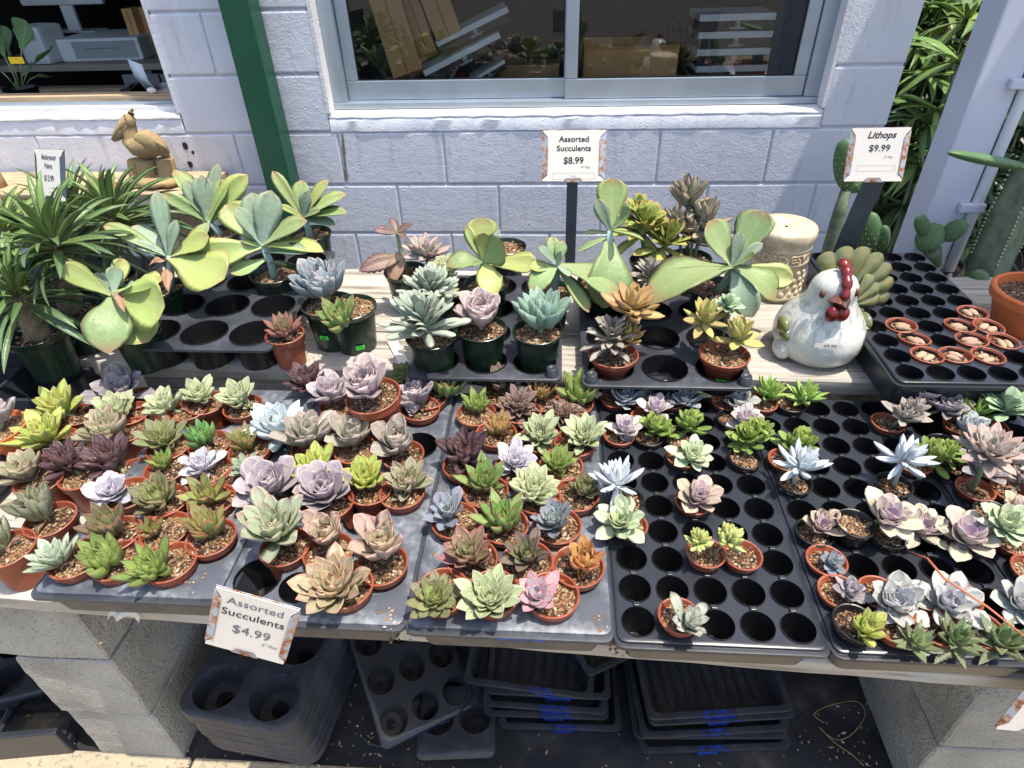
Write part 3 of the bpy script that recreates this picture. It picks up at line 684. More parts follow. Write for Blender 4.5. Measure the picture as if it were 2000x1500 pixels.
# ================================================================== POTS
def pot_mesh(name, r, h, mat, taper=.74, band=.22, lip=.0022, n=26):
    b = MB(); rb = r*taper; zb = h*(1-band); rk = rb + (r-.004-rb)*(1-band)
    b.lathe([(rb*.86, .0015), (rb*.9, 0), (rb, .002), (rk, zb-.001), (rk+.0022, zb), (r-.0008, zb+.002), (r-.0002, h-.0035), (r+.0008, h-.0028), (r+.0010, h-.0010), (r-.0004, h), (r-.002, h-.0006), (r-.0028, h-.003), (rk*.985-.0008, zb), (rb*.96-.001, .004)], n, cap0=False)
    b.f.append(tuple(13*n+k for k in range(n))); b.mi.append(0)
    return b.mesh(name, mat, 50)
def soil_mesh(name, r, mat, seed, bump=.0035):
    b = MB(); nr, na = 7, 22; rg = random.Random(seed)
    b.v.append((0, 0, bump*.6))
    for i in range(1, nr+1):
        for k in range(na):
            a = 2*math.pi*k/na; q = r*i/nr
            x, y = q*math.cos(a), q*math.sin(a)
            z = bump*(noise.noise(Vector((x*120+seed*9, y*120, 0))) + .8*noise.noise(Vector((x*350, y*350+seed, 4)))) - .002*(i/nr)**2
            b.v.append((x, y, z))
    for k in range(na): b.f.append((0, 1+k, 1+(k+1) % na)); b.mi.append(0)
    for i in range(nr-1):
        for k in range(na):
            b.f.append((1+i*na+k, 1+(i+1)*na+k, 1+(i+1)*na+(k+1) % na, 1+i*na+(k+1) % na)); b.mi.append(0)
    # chips and pebbles lying on top
    for q in range(26):
        a = rg.uniform(0, 6.28); d = r*.93*math.sqrt(rg.random()); s = rg.uniform(.0011, .0032)*(r/.035)**.5
        M = Matrix.Translation((d*math.cos(a), d*math.sin(a), bump*.35)) @ Matrix.Rotation(rg.uniform(0, 6), 4, 'Z') @ Matrix.Rotation(rg.uniform(-.6, .6), 4, 'X')
        sx, sy, sz = s*rg.uniform(.7, 2.0), s, s*rg.uniform(.4, .9); m = 1 if rg.random() < .86 else 2
        vs = [M @ Vector(p) for p in ((sx,0,0),(-sx,0,0),(0,sy,0),(0,-sy,0),(0,0,sz),(0,0,-sz))]
        b.add(vs, ((0,2,4),(2,1,4),(1,3,4),(3,0,4),(2,0,5),(1,2,5),(3,1,5),(0,3,5)), m)
    return b.mesh(name, [mat, CHIP, PALECHIP])
CHIP = simple('bark_chip', (156,114,76), .9, .5, 60)
PALECHIP = simple('pale_grit', (186,170,146), .9, .3, 60)
POT = {}
for k_, r_, h_, mt, tp, bd in (('t3', .038, .068, TERRA, .76, .2), ('t2', .0285, .05, TERRA, .72, .2), ('b2', .0285, .05, BLKPOT, .74, .14), ('g4', .056, .10, GRNPOT, .76, .12),
                        ('g5', .0505, .095, GRNPOT, .74, .1), ('t4', .0505, .085, TERRA, .70, .24), ('t4s', .0485, .058, TERRA, .60, .2), ('c4', .055, .095, CLAY, .72, .24), ('g6', .075, .14, GRNPOT, .76, .1), ('t3b', .0395, .074, TERRA, .74, .24), ('b6', .07, .13, BLKPOT, .78, .1)):
    POT[k_] = dict(r=r_, h=h_, me=pot_mesh('pot_'+k_, r_, h_, mt, tp, bd), soil=[soil_mesh('soil_%s_%d' % (k_, q), r_*.925, SOILS[q % 2], q+1) for q in range(4)])
STEMM = simple('green_stem', (130,146,104), .6, .15, 60)
STEMW = simple('pale_stem', (190,196,188), .7, .1, 60)
STEMB = simple('brown_stem', (120,92,66), .7, .15, 60)
DEADL = leafmat('dead_leaf', (150,116,86), (140,104,76), (100,72,54), rough=.85)
_seed = [0]
GR3 = 'small potted succulents on the low bench'
def potted(px, py, kind, heads, label, zbase, bounds=None, group=GR3, cat='potted plant', lean=(0, 0), name='potted_succulent', sink=.008, soil=None, stemmat=None):
    """pot whose rim centre shows at the given pixel; heads: (species, px, py, radius px[, height above rim])"""
    _seed[0] += 1; sd_ = _seed[0]; k_ = POT[kind]; rg = random.Random(sd_*17+3)
    zr = zbase + k_['h']; Pm = at(px, py, zr)
    if bounds: Pm.x = min(max(Pm.x, bounds[0]), bounds[1]); Pm.y = max(Pm.y, bounds[2])
    o = empty(name, (Pm.x, Pm.y, zbase), label, cat, group)
    o.rotation_euler = (lean[0], lean[1], 0)
    RM = o.rotation_euler.to_matrix().to_4x4()
    inst('pot', k_['me'], o, Matrix.Rotation(rg.uniform(0, 6), 4, 'Z'))
    inst('soil', k_['soil'][(sd_ if soil is None else soil) % 4], o, Matrix.Translation((0, 0, k_['h']-sink)) @ Matrix.Rotation(rg.uniform(0, 6), 4, 'Z'))
    for hd in heads:
        s_, hx, hy, hr = hd[:4]; Rr = hr*pxm(at(hx, hy, zr+.02)); tall = len(hd) > 4; hz = hd[4] if tall else -.005
        C = at(hx, hy + (.2*hr if tall else .46*hr), zr + hz); c = (RM.inverted() @ (C - Vector((Pm.x, Pm.y, zbase))))
        top = Vector((c.x*.35, c.y*.35, k_['h']-sink-.004)); lim = k_['r']*.8
        if Vector((c.x, c.y)).length*.35 > lim: top.x *= lim/Vector((c.x, c.y)).length/.35; top.y *= lim/Vector((c.x, c.y)).length/.35
        st = MB(); md = top.lerp(c, .5) + Vector((0, 0, .1*(c-top).length)); rad = max(.0016, min(.006, Rr*.09))
        st.tube([top, md, c + Vector((0, 0, Rr*.08))], [rad*1.1, rad, rad*.8], 7); st.build('stem', stemmat or STEMM, o, True)
        if kind in ('t3', 't2', 'b2', 't3b') and s_ not in ('aloe', 'jade', 'chalk', 'sedum', 'panda', 'pandagreen'):
            for q in range(rg.randint(0, 4)):      # dead lower leaves
                a = rg.uniform(0, 6.28); put_leaf(o, LMESH('dry', DEADL), Vector((top.x, top.y, k_['h']-sink+.003)), a, R(rg.uniform(-4, 22)), min(Rr*.75, k_['r']*.85)*rg.uniform(.5, 1), rg.uniform(.7, 1.3), rg.gauss(0, .6), 0, rg=rg)
        if sd_ % 9 == 4 and not tall and len(heads) == 1:
            a = rg.uniform(-2.6, -.5); rosette(o, Vector((c.x + .62*Rr*math.cos(a), c.y + .62*Rr*math.sin(a), k_['h']-sink+.002)), Rr*.36, s_, sd_*7, (.2, 0), 10)
        rosette(o, c, Rr, s_, sd_*31 + int(hx), (rg.gauss(.13, .09), rg.gauss(0, .09)))
    return o

# ================================================================== TRAYS
def deck_with_holes(b, x0, x1, y0, y1, z, holes, n=20, m=0, rc=.012):
    outer = []
    for cx, cy, a0 in ((x1-rc, y0+rc, -90), (x1-rc, y1-rc, 0), (x0+rc, y1-rc, 90), (x0+rc, y0+rc, 180)):
        for q in range(4): a = R(a0 + 30*q); outer.append((cx+rc*math.cos(a), cy+rc*math.sin(a)))
    loops = [[Vector((x, y, 0)) for x, y in outer]]
    for hx, hy, hr in holes: loops.append([Vector((hx+hr*math.cos(2*math.pi*k/n), hy+hr*math.sin(2*math.pi*k/n), 0)) for k in range(n)])
    tr = tessellate_polygon(loops); flat = [p for l in loops for p in l]
    fs = []
    for t in tr:
        a, c_, d = (flat[i] for i in t)
        fs.append(t if (c_-a).cross(d-a).z > 0 else t[::-1])
    b.add([(p.x, p.y, z) for p in flat], fs, m)
    return outer
def skirt(b, loop, levels, m=0, close=False):
    """levels: (outset, z) for successive copies of the outline"""
    cx = sum(p[0] for p in loop)/len(loop); cy = sum(p[1] for p in loop)/len(loop); n = len(loop); vs = []
    for o_, z in levels:
        for x, y in loop:
            dx = 1 if x > cx else -1; dy = 1 if y > cy else -1
            vs.append((x + dx*o_, y + dy*o_, z))
    fs = [(i*n+k, i*n+(k+1) % n, (i+1)*n+(k+1) % n, (i+1)*n+k) for i in range(len(levels)-1) for k in range(n)]
    fs = [f[::-1] for f in fs]
    if close: fs.append(tuple(range((len(levels)-1)*n, len(levels)*n)))
    b.add(vs, fs, m)
def cup(b, x, y, r, z, depth, taper=.78, n=20, m=0, rim=.0025, drain=.35):
    prof = [(r, z), (r*.99, z+rim), (r*.965, z+rim), (r*.95, z-.004), (r*taper, z-depth), (r*taper*drain, z-depth)]
    b.lathe([(q, zz) for q, zz in prof], n, (x, y, 0), m=m)
    for f_i in range(len(b.f)-n*(len(prof)-1), len(b.f)): b.f[f_i] = b.f[f_i][::-1]
def cell_tray(x0, x1, y0, y1, ztop, depth, holes, mat, label, group='trays on the low bench', taper=.76, bridges=(), name='cell_tray', rc=.012, lip=.006, drain=.35):
    o = empty(name, ((x0+x1)/2, (y0+y1)/2, ztop-depth), label, 'tray', group)
    cx, cy, cz = (x0+x1)/2, (y0+y1)/2, ztop-depth
    hs = [(x-cx, y-cy, r) for x, y, r in holes]
    b = MB(); out = deck_with_holes(b, x0-cx, x1-cx, y0-cy, y1-cy, depth, hs, rc=rc)
    skirt(b, out, [(0, depth), (.0012, depth-.0008), (.0016, depth-lip), (-.001, depth-lip-.0005), (-.0015, depth-.002)])
    for x, y, r in hs: cup(b, x, y, r, depth, depth-.002, taper, drain=drain, m=1)
    me = b.mesh('body', [mat, CUPIN], 50); bm = bmesh.new(); bm.from_mesh(me); bmesh.ops.remove_doubles(bm, verts=bm.verts[:], dist=1e-5); bm.to_mesh(me); bm.free()
    me.set_sharp_from_angle(angle=R(50)); inst('body', me, o)
    if bridges:
        c = MB()
        for x, y in bridges: c.bbox(x-cx-.0042, x-cx+.0042, y-cy-.003, y-cy+.003, depth+.0005, depth+.0042, .001)
        tag(c.build('studs', mat, o), kind='stuff')
    return o
def open_flat(x0, x1, y0, y1, ztop, h, mat, label, group='solid flats under the cell trays', taper=.010, ribs=0, rc=.014, name='nursery_flat', slots=0, rz=0, wall=.0018, M=None):
    cx, cy = (x0+x1)/2, (y0+y1)/2; o = empty(name, (cx, cy, ztop-h), label, 'tray', group, rz)
    if M is not None: o.matrix_world = M
    X, Y = (x1-x0)/2, (y1-y0)/2; loop = []
    for ax, ay, a0 in ((X-rc, -Y+rc, -90), (X-rc, Y-rc, 0), (-X+rc, Y-rc, 90), (-X+rc, -Y+rc, 180)):
        for q in range(4): a = R(a0 + 30*q); loop.append((ax+rc*math.cos(a), ay+rc*math.sin(a)))
    b = MB(); li = -.009
    skirt(b, loop, [(li-taper, .0), (li, h-.003), (-.002, h-.004), (0, h-.007), (.0012, h-.0065), (.001, h-.0005), (-.001, h), (li-wall, h-.0006), (li-taper-wall, .002)])
    b.f.append(tuple(range(len(b.v)-16, len(b.v)))); b.mi.append(0)
    b.f.append(tuple(range(15, -1, -1))); b.mi.append(0)
    b.build('shell', mat, o, 40)
    if ribs:
        r = MB()
        for q in range(ribs):
            yy = -Y+.03 + (2*Y-.06)*q/(ribs-1); r.bbox(-X+.02, X-.02, yy-.004, yy+.004, .0022, .008, .0015)
        r.build('ribs', mat, o)
    if slots:
        r = MB()
        for q in range(slots):
            xx = -X+.035 + (2*X-.07)*q/(slots-1)
            r.bbox(xx-.0035, xx+.0035, -Y+.05, Y-.05, .0026, .0055, .001)
        r.build('ribs', BLACK, o)
    return o
# ================================================================== LOW BENCH: trays and small succulents
Z3 = TZ + .021 - .068           # base of 3-inch pots sunk in the trays
Z2 = TZ + .016 - .05            # base of 2-inch pots sunk in the trays
B3 = BZ + .001                  # pots standing on the planks
P3 = []                         # (tray, px, py) of sunk 3-inch pots, for the holes
def grid(x0, y0): return [(x0 + .0537*i, y0 + .0535*j) for j in range(10) for i in range(5)]
G4, G5, G6 = grid(.122, .512), grid(.405, .510), grid(.692, .505)
def snap(px, py, zr, G):
    P = at(px, py, zr); b = min(G, key=lambda c: (c[0]-P.x)**2 + (c[1]-P.y)**2); return Vector((b[0], b[1], zr))
def to_px(P):
    d = P - CAM; z = d.dot(_fw); return 1000 + FPX*d.dot(_rt)/z, 750 - FPX*d.dot(_up)/z
X = 't3'
DATA_B = [  # standing on the planks, left of and behind the left tray
 (155,806,'lime',122,786,50,'yellow-green rosette with peach tips, standing beside the empty square-cell tray, the rear of two'),
 (112,862,'lime',95,838,55,'bright yellow-green rosette at the edge of the empty square-cell tray, the front of two'),
 (266,777,'lavgrey',245,752,52,'grey lavender rosette with curled leaves under the edge of the high shelf'),
 (255,806,'mint',232,792,42,'small pale mint rosette in front of the curled grey lavender one'),
 (252,838,'taupe',215,832,50,'taupe green pointed rosette between the mint and the dark purple rosettes'),
 (160,925,'darkred',140,890,47,'dark purple rosette on the planks, the left of a touching pair'),
 (256,922,'darkred',225,885,55,'dark purple rosette on the planks, the right and larger of a touching pair'),
 (75,937,'taupe',55,910,48,'taupe green rosette on the planks left of the dark purple pair'),
 (97,1013,'tallgrey',85,985,56,'upright grey green rosette in a pot standing alone on the planks'),
 (14,1070,'tallgrey',10,1045,46,'grey green rosette cut off by the left edge of the picture'),
]
DATA_1 = [
 (332,797,'mint',328,782,38,'pale mint rosette in the back left corner of the left tray'),
 (403,786,'mint',393,764,38,'pale mint rosette in the middle of the back row of the left tray'),
 (474,793,'mint',470,768,42,'pale mint rosette at the right end of the back row of the left tray'),
 (328,872,'olive',320,848,46,'grey rosette with a bright green heart in the left tray'),
 (410,866,'green',400,846,38,'fresh green rosette in the left tray beside gritty soil'),
 (488,876,'redgreen',482,856,38,'green rosette with red edges left of the long-leaved white one'),
 (325,913,'limegreen',322,895,30,'small lime rosette above dry leaves in the left tray'),
 (410,919,'paleghost',398,902,38,'whitish lavender rosette in the middle of the left tray'),
 (483,929,'mintblue',482,907,30,'small blue-mint rosette beside a large lavender one'),
 (249,962,'paleghost',227,948,42,'whitish lavender rosette at the left side of the left tray'),
 (322,976,'houseleek',315,958,46,'dark olive houseleek-like rosette with a lime heart in the left tray'),
 (413,976,'redgreen',410,955,46,'red-edged green rosette behind another like it at the right of the left tray'),
 (226,1042,'brownred',220,1010,58,'large brown mottled rosette with a green heart in the left tray'),
 (322,1033,'redgreen',303,1024,32,'small red-edged rosette at the side of a pot of mostly bare soil'),
 (415,1048,'redgreen',412,1016,52,'larger red-edged green rosette nearest the right rim of the left tray'),
 (118,1106,'mintblue',118,1080,48,'pale blue-green rosette in the front left corner of the left tray'),
 (215,1112,'limegreen',212,1076,52,'lime green rosette in the middle of the front row of the left tray'),
 (318,1118,'limegreen',305,1092,56,'lime green rosette with brown edges at the right of the left tray front row'),
]
DATA_2 = [
 (600,761,'darkred',605,737,40,'dark purple rosette at the back of the second tray'),
 (662,791,'lavender',652,762,48,'lavender rosette leaning left of the raised terracotta pot'),
 (821,796,'lavender',815,768,46,'lavender rosette right of the raised terracotta pot'),
 (800,752,'olive',792,729,38,'olive rosette half hidden behind lavender ones at the shelf edge'),
 (876,776,'agave',872,748,42,'dark green pointed rosette at the back below the grey curled plant'),
 (556,851,'whitemint',548,818,56,'bluish white rosette with long loose leaves in the second tray'),
 (601,872,'greylav',602,843,58,'grey rosette with rounded upright leaves, the left of three in a row'),
 (693,876,'greylav',692,842,55,'grey rosette with rounded upright leaves, the middle of three in a row'),
 (786,886,'greylav',780,857,52,'grey rosette with rounded upright leaves, the right of three in a row'),
 (628,930,'lime',620,905,48,'lime yellow rosette half hidden behind a lavender one'),
 (722,953,'lime',715,922,48,'lime yellow rosette with blushing leaves right of a lavender one'),
 (803,960,'taupe',800,930,48,'taupe rosette near the right rim of the second tray'),
 (540,962,'lavender',535,932,62,'large lavender rosette left of another lavender one in the second tray'),
 (645,980,'lavender',637,944,62,'large lavender rosette in front of the lime yellow pair'),
 (556,1066,'biggrey',545,1014,76,'very large grey green rosette with long spoon leaves in the second tray'),
 (641,1076,'peachgrey',645,1028,54,'peach and grey rosette with a green heart in the second tray'),
 (760,1101,'peachgrey',752,1052,68,'large peach rosette with a green heart at the right of the second tray'),
 (672,1157,'olivepink',660,1125,68,'large pink-edged olive rosette at the front of the second tray'),
]
DATA_3 = [
 (975,766,'brown',980,742,42,'brown rosette in the back row of the middle tray'),
 (930,806,'limegreen',932,783,34,'small bright lime rosette at the back left of the middle tray'),
 (1019,802,'redbrown',1012,783,38,'flat red-brown rosette near the back of the middle tray'),
 (1060,779,'amber',1057,757,38,'amber and olive pointed rosette in the back row of the middle tray'),
 (1141,786,'limegreen',1132,757,50,'lime rosette with brown outer leaves in the back right corner of the middle tray'),
 (1106,817,'dried',1097,803,38,'dried brown rosette with curled dead leaves'),
 (969,845,'amber',975,827,34,'orange-green rosette with narrow pointed leaves in the middle tray'),
 (1055,855,'mint',1055,837,44,'pale mint rosette right of the orange-green narrow one'),
 (1140,863,'mint',1142,842,44,'pale grey-mint rosette at the right rim of the middle tray'),
 (905,906,'darkred',913,874,56,'large dark purple rosette at the left rim of the middle tray'),
 (1008,913,'paleghost',1005,892,40,'whitish lilac rosette in the heart of the middle tray'),
 (1096,908,'limegreen',1088,895,38,'olive yellow rosette with dead leaves in the middle tray'),
 (948,957,'agave',945,926,52,'green rosette with red speckles behind a bigger green one'),
 (1050,969,'mint',1042,946,50,'pale mint star-shaped rosette in the middle of the middle tray'),
 (1138,964,'houseleek',1142,946,30,'small green ball-shaped rosette over grit at the right rim'),
 (886,1014,'blue',880,990,43,'slate blue rosette over bare grit at the left rim'),
 (985,1024,'agave',985,1000,58,'large bright green rosette with red edges in the middle tray'),
 (1088,1024,'bluelav',1085,1008,46,'blue-violet rosette over grit right of the bright green one'),
 (922,1090,'red',922,1070,52,'dark red rosette with a green heart in the middle tray'),
 (1030,1094,'brown',1032,1070,52,'muted brown-grey rosette right of the dark red one'),
 (1140,1104,'orange',1142,1084,44,'orange rosette with upright leaves at the right rim of the middle tray'),
 (852,1163,'houseleek',852,1155,48,'green cup-shaped rosette in the front left corner of the middle tray'),
 (962,1173,'mint',957,1150,60,'large pale mint rosette in the middle of the front row'),
 (1078,1180,'pink',1052,1148,46,'pink rosette at the left side of its pot in the front row'),
]
RIM3 = Z3 + .068
def hole3(lst): return [(P.x, P.y, .0352) for P in (at(d[0], d[1], RIM3) for d in lst)]
E2 = [(450,1128), (580,1148), (545,770), (848,872), (712,1012), (500,836)]
E1 = [(432,818)]
def inb(hs, x0, x1, y0): 
    out = []
    for h_ in hs:
        x = min(max(h_[0], x0+.0435), x1-.0435); h_ = (x, max(h_[1], y0+.045), h_[2])
        if all((x-o[0])**2 + (h_[1]-o[1])**2 > (.0735)**2 for o in out): out.append((x, h_[1], h_[2]))
        elif all((x-o[0])**2 + (h_[1]-o[1])**2 > (.058)**2 for o in out): out.append((x, h_[1], .0265))
    return out
cell_tray(-.766, -.487, .522, 1.02, TZ, .058, inb([(P.x, P.y, .0352) for P in (at(a, b_, TZ) for a, b_ in E1)] + hole3(DATA_1), -.766, -.487, .522), DUSTY_SHEEN, 'dusty black pot tray at the left holding eighteen small succulents')
cell_tray(-.481, -.206, .493, 1.02, TZ, .058, inb([(P.x, P.y, .036) for P in (at(a, b_, TZ) for a, b_ in E2)] + hole3(DATA_2), -.481, -.206, .493), DUSTY_SHEEN, 'dusty black pot tray behind the $4.99 sign, with a few empty holes')
cell_tray(-.196, .083, .492, 1.02, TZ, .058, inb(hole3(DATA_3), -.196, .083, .492), DUSTY_SHEEN, 'dusty black pot tray in the middle, filled with mixed rosettes')
def bridges(G):
    out = [(x, y + .02675) for x, y in G if y < G[-1][1]-.01]
    return out
cell_tray(.093, .367, .483, 1.02, TZ, .055, [(x, y, .0238) for x, y in G4], BLACK, 'shiny black fifty-hole tray, mostly empty, right of the middle tray', bridges=bridges(G4))
cell_tray(.377, .648, .481, 1.02, TZ, .055, [(x, y, .0238) for x, y in G5], BLACK, 'shiny black fifty-hole tray with black pots, second from the right edge', bridges=bridges(G5))
cell_tray(.660, .934, .477, 1.02, TZ, .055, [(x, y, .0238) for x, y in G6], BLACK, 'shiny black fifty-hole tray cut off by the right edge of the picture', bridges=bridges(G6))
for i, (x0, x1, y0, lab) in enumerate(((-.773, -.482, .514, 'worn black flat under the left pot tray'), (-.4795+.001, -.2015, .486, 'worn black flat under the tray with the $4.99 sign'), (-.2, .087, .483, 'worn black flat with a blue mark under the middle tray'),
        (.0885, .3715, .476, 'black flat under the mostly empty fifty-hole tray'), (.373, .6525, .474, 'black flat under the fifty-hole tray with the black pots'), (.655, .94, .470, 'black flat under the rightmost fifty-hole tray'))):
    f_ = open_flat(x0, x1, y0, 1.027, TZ-.004, .0585, GREYBLK if i < 3 else BLACK, lab)
    if i == 2:
        b = MB(); b.box(-.02, .05, -.2734, -.2726, .0535, .0563); b.build('paint_mark', BLUEPAINT, f_)
for d in DATA_B: potted(d[0], d[1], 't3b' if d[0] < 200 else X, [(d[2], d[3], d[4], d[5])], d[6], B3)
for lst, bd_ in ((DATA_1, (-.722, -.531, .568)), (DATA_2, (-.437, -.250, .538)), (DATA_3, (-.153, .040, .537))):
    for d in lst: potted(d[0], d[1], X, [(d[2], d[3], d[4], d[5])], d[6], Z3, bd_)
# raised pot jammed between two others
potted(737, 767, 't4', [('pinklav', 722, 742, 54)], 'large pink lavender rosette in a raised terracotta pot behind the second tray', TZ+.004, lean=(R(4), R(-5)))

# ---- two-inch pots in the fifty-hole trays
def small(px, py, kind, heads, label, G=G4, zb=None, lean=(0, 0), stemmat=None):
    zb = Z2 if zb is None else zb
    S = snap(px, py, zb + .05, G); q = to_px(S)
    return potted(q[0], q[1], kind, heads, label, zb, lean=lean, stemmat=stemmat)
small(1222,790,'t2',[('bluewhite',1220,770,34)],'bluish white rosette in the back left corner of the mostly empty tray')
small(1282,790,'t2',[('bluewhite',1284,768,30)],'bluish white rosette between two others in the back row')
small(1335,793,'t2',[('bluewhite',1335,774,31)],'bluish white rosette at the right of three in the back row')
small(1285,815,'t2',[('palepink',1278,792,34)],'pale pink-violet rosette just behind the left jade plant')
small(1225,853,'t2',[('palepink',1220,830,35)],'pale pink-violet rosette left of the left jade plant')
small(1284,858,'b2',[('jade',1278,838,31,.0),('jade',1302,846,18,-.002)],'bushy light green jade plant in a black pot, left of two')
small(1348,852,'b2',[('jade',1345,832,31,.002)],'bushy light green jade plant behind the pale mint rosette')
small(1350,904,'t2',[('mintleaf',1347,880,39)],'pale mint rosette in a lone terracotta pot below the jade plants')
small(1445,796,'t2',[('whitegrey',1442,780,32)],'grey-white rosette at the right of the back row')
small(1447,828,'b2',[('palepink',1452,810,32)],'pale pink-violet rosette behind the dark green jade plant')
small(1507,784,'t2',[('aloe',1500,768,33,.004)],'spiky bright green aloe in a terracotta pot by the rooster', G=G5)
small(1568,792,'b2',[('aloe',1568,774,35,.004)],'spiky bright green aloe in a black pot in front of the rooster', G=G5)
small(1462,876,'b2',[('jade',1458,858,33,.0),('jade',1478,845,27,.012)],'large-leaved green jade plant at the right rim of the mostly empty tray')
small(1240,973,'b2',[('chalk',1205,940,46,.03)],'chalk white finger-leaved plant leaning left in a black pot', stemmat=STEMW)
small(1240,1032,'t2',[('mintleaf',1212,1003,52)],'large pale mint rosette overhanging its pot at the left of the mostly empty tray')
small(1368,991,'t2',[('peachlav',1358,960,42)],'peach and violet rosette in a lone terracotta pot')
small(1386,1088,'t2',[('sedum',1364,1056,22,.03),('sedum',1424,1050,24,.035)],'two yellow-green stonecrop sprigs in one terracotta pot', zb=Z2+.006)
small(1462,1094,'t2',[],'terracotta pot of bare gritty soil beside the stonecrop sprigs', zb=Z2+.004)
small(1328,1223,'t2',[('panda',1336,1204,50)],'pale felted leaves with brown-dotted edges in a front row pot', zb=Z2+.004)
# right-hand trays
S5 = lambda *a, **k_: small(*a, G=G5, **k_)
S6 = lambda *a, **k_: small(*a, G=G6, **k_)
S5(1550,892,'t2',[('jade',1554,872,37,.0)],'jade plant with thick paddle leaves behind a chalk white plant')
S5(1571,942,'b2',[('chalk',1560,905,42,.03)],'chalk white finger-leaved plant at the left rim of the right tray', stemmat=STEMW)
S5(1758,830,'t2',[('greypink',1765,810,36,.018),('greypink',1782,800,26,.03)],'sprawling grey-pink plant at the back of the right tray')
S5(1822,838,'t2',[('lavender',1800,775,30,.03),('lavgrey',1843,795,36,.02)],'two lavender heads crowded in one pot at the back right')
S5(1772,950,'b2',[('chalk',1765,892,43,.04)],'chalk white finger-leaved plant on a stalk in the middle of the right tray', stemmat=STEMW)
S5(1820,917,'t2',[('jade',1818,892,33,.0),('jade',1846,886,25,.006)],'glossy green jade plant with red tips beside a chalk white plant')
S5(1610,1046,'b2',[('peachlav',1602,1018,39)],'peach and violet rosette in a black pot at the left rim of the right tray')
S5(1690,1028,'b2',[('yellowlav',1725,995,52)],'large cream and violet rosette reaching right from a raised black pot', zb=Z2+.022)
S5(1762,1052,'b2',[('yellowlav',1792,1018,45)],'cream and violet rosette between two larger ones')
S5(1880,1062,'b2',[('yellowlav',1880,1030,55)],'widest cream and violet rosette, over a black pot at the tray divide')
S5(1634,1098,'t2',[('blue',1622,1092,24)],'withered slate grey rosette in a terracotta pot with bare soil')
S5(1656,1160,'t2',[('lavgrey',1655,1148,32)],'shrivelled violet and yellow rosette in a terracotta pot')
S5(1760,1178,'t2',[('whitegrey',1740,1156,54)],'large grey-white rosette, left of two above the front row')
S5(1855,1184,'t2',[('whitegrey',1842,1160,60)],'larger grey-white rosette under the dry orange stalk')
S5(1686,1232,'b2',[('lime',1682,1214,42)],'bright lime rosette in a black pot at the front of the right tray', zb=Z2+.008)
S5(1772,1246,'t2',[('haworthia',1785,1242,40)],'dull green toothed rosette, left of three along the front', zb=Z2+.005)
S5(1862,1246,'t2',[('haworthia',1862,1232,46)],'dull green toothed rosette, middle of three along the front', zb=Z2+.005)
S5(1945,1252,'t2',[('haworthia',1952,1236,50)],'reddish green toothed rosette, right of three along the front', zb=Z2+.005)
S6(1900,838,'t2',[('aloe',1902,808,38,.008),('aloe',1876,795,22,.02)],'bright green toothed plant in the back left of the rightmost tray')
S6(1958,840,'t2',[('pandagreen',1962,800,42,.03)],'upright blue-green felted plant at the back of the rightmost tray')
S6(1868,866,'b2',[('bluewhite',1890,838,32,.016)],'bluish white upright rosette below the bright toothed plant')
S6(1918,957,'t2',[('starpink',1930,878,48,.075)],'grey-pink star rosette on a tall bare stalk')
S6(1896,918,'b2',[('lavgrey',1910,905,42)],'dusky pink rosette behind the tall-stalked one')
S6(1962,922,'t2',[('greypink',1978,892,42)],'grey-brown rosette at the right behind the tall-stalked one')
S6(1990,945,'t2',[('greypink',1996,930,34)],'grey-pink loose rosette cut by the right edge, below the grey-brown one')
S6(1942,988,'b2',[('peachlav',1985,1003,40,.012)],'peach rosette reaching over a black pot at the right edge')
S6(1985,1066,'t2',[('mintleaf',1957,1024,42,.02)],'pale green rosette overlapping the widest cream rosette')
S6(1992,1112,'t2',[],'terracotta pot of soil cut by the right edge of the picture')
S6(1975,1180,'t2',[('whitegrey',1985,1162,50)],'grey-white rosette cut by the right edge of the picture')
# square-cell tray at the far left
o = empty('square_cell_tray', (-1.17, .90, BZ), 'empty black tray of square cells at the left end of the bench', 'tray')
b = MB()
nx_, ny_, cw = 2, 3, .118; x0, y0 = -.150, -.175; cdp = .115
for i in range(nx_):
    for j in range(ny_):
        a0, a1, c0, c1 = x0+.006+i*.147, x0+.141+i*.147, y0+.005+j*.117, y0+.113+j*.117; t_ = .016
        b.add([(a0,c0,.075),(a1,c0,.075),(a1,c1,.075),(a0,c1,.075),(a0+t_,c0+t_,.004),(a1-t_,c0+t_,.004),(a1-t_,c1-t_,.004),(a0+t_,c1-t_,.004)], [(0,1,5,4),(1,2,6,5),(2,3,7,6),(3,0,4,7),(4,5,6,7)])
xs_ = [x0-.004] + [x0+.147*i for i in (1,)] + [x0+.298]
def bar(a, c, e_, f_): b.bbox(a, c, e_, f_, .066, .0765, .002)
bar(x0-.008, x0+.007, y0-.008, y0+.36); bar(x0+.140, x0+.148, y0, y0+.35); bar(x0+.287, x0+.302, y0-.008, y0+.36)
for j in range(ny_+1): b.bbox(x0, x0+.294, y0-.004+.117*j, y0+.006+.117*j, .066, .0760, .002)
b.box(x0-.010, x0+.304, y0-.010, y0-.0075, .02, .075); b.box(x0+.3025, x0+.305, y0-.007, y0+.36, .02, .075)
b.build('cells', BLACK, o)
potted(-14, 836, 'c4', [('lavender', 8, 815, 34, .01)], 'lavender rosette in an orange clay pot at the left picture edge', BZ+.012)
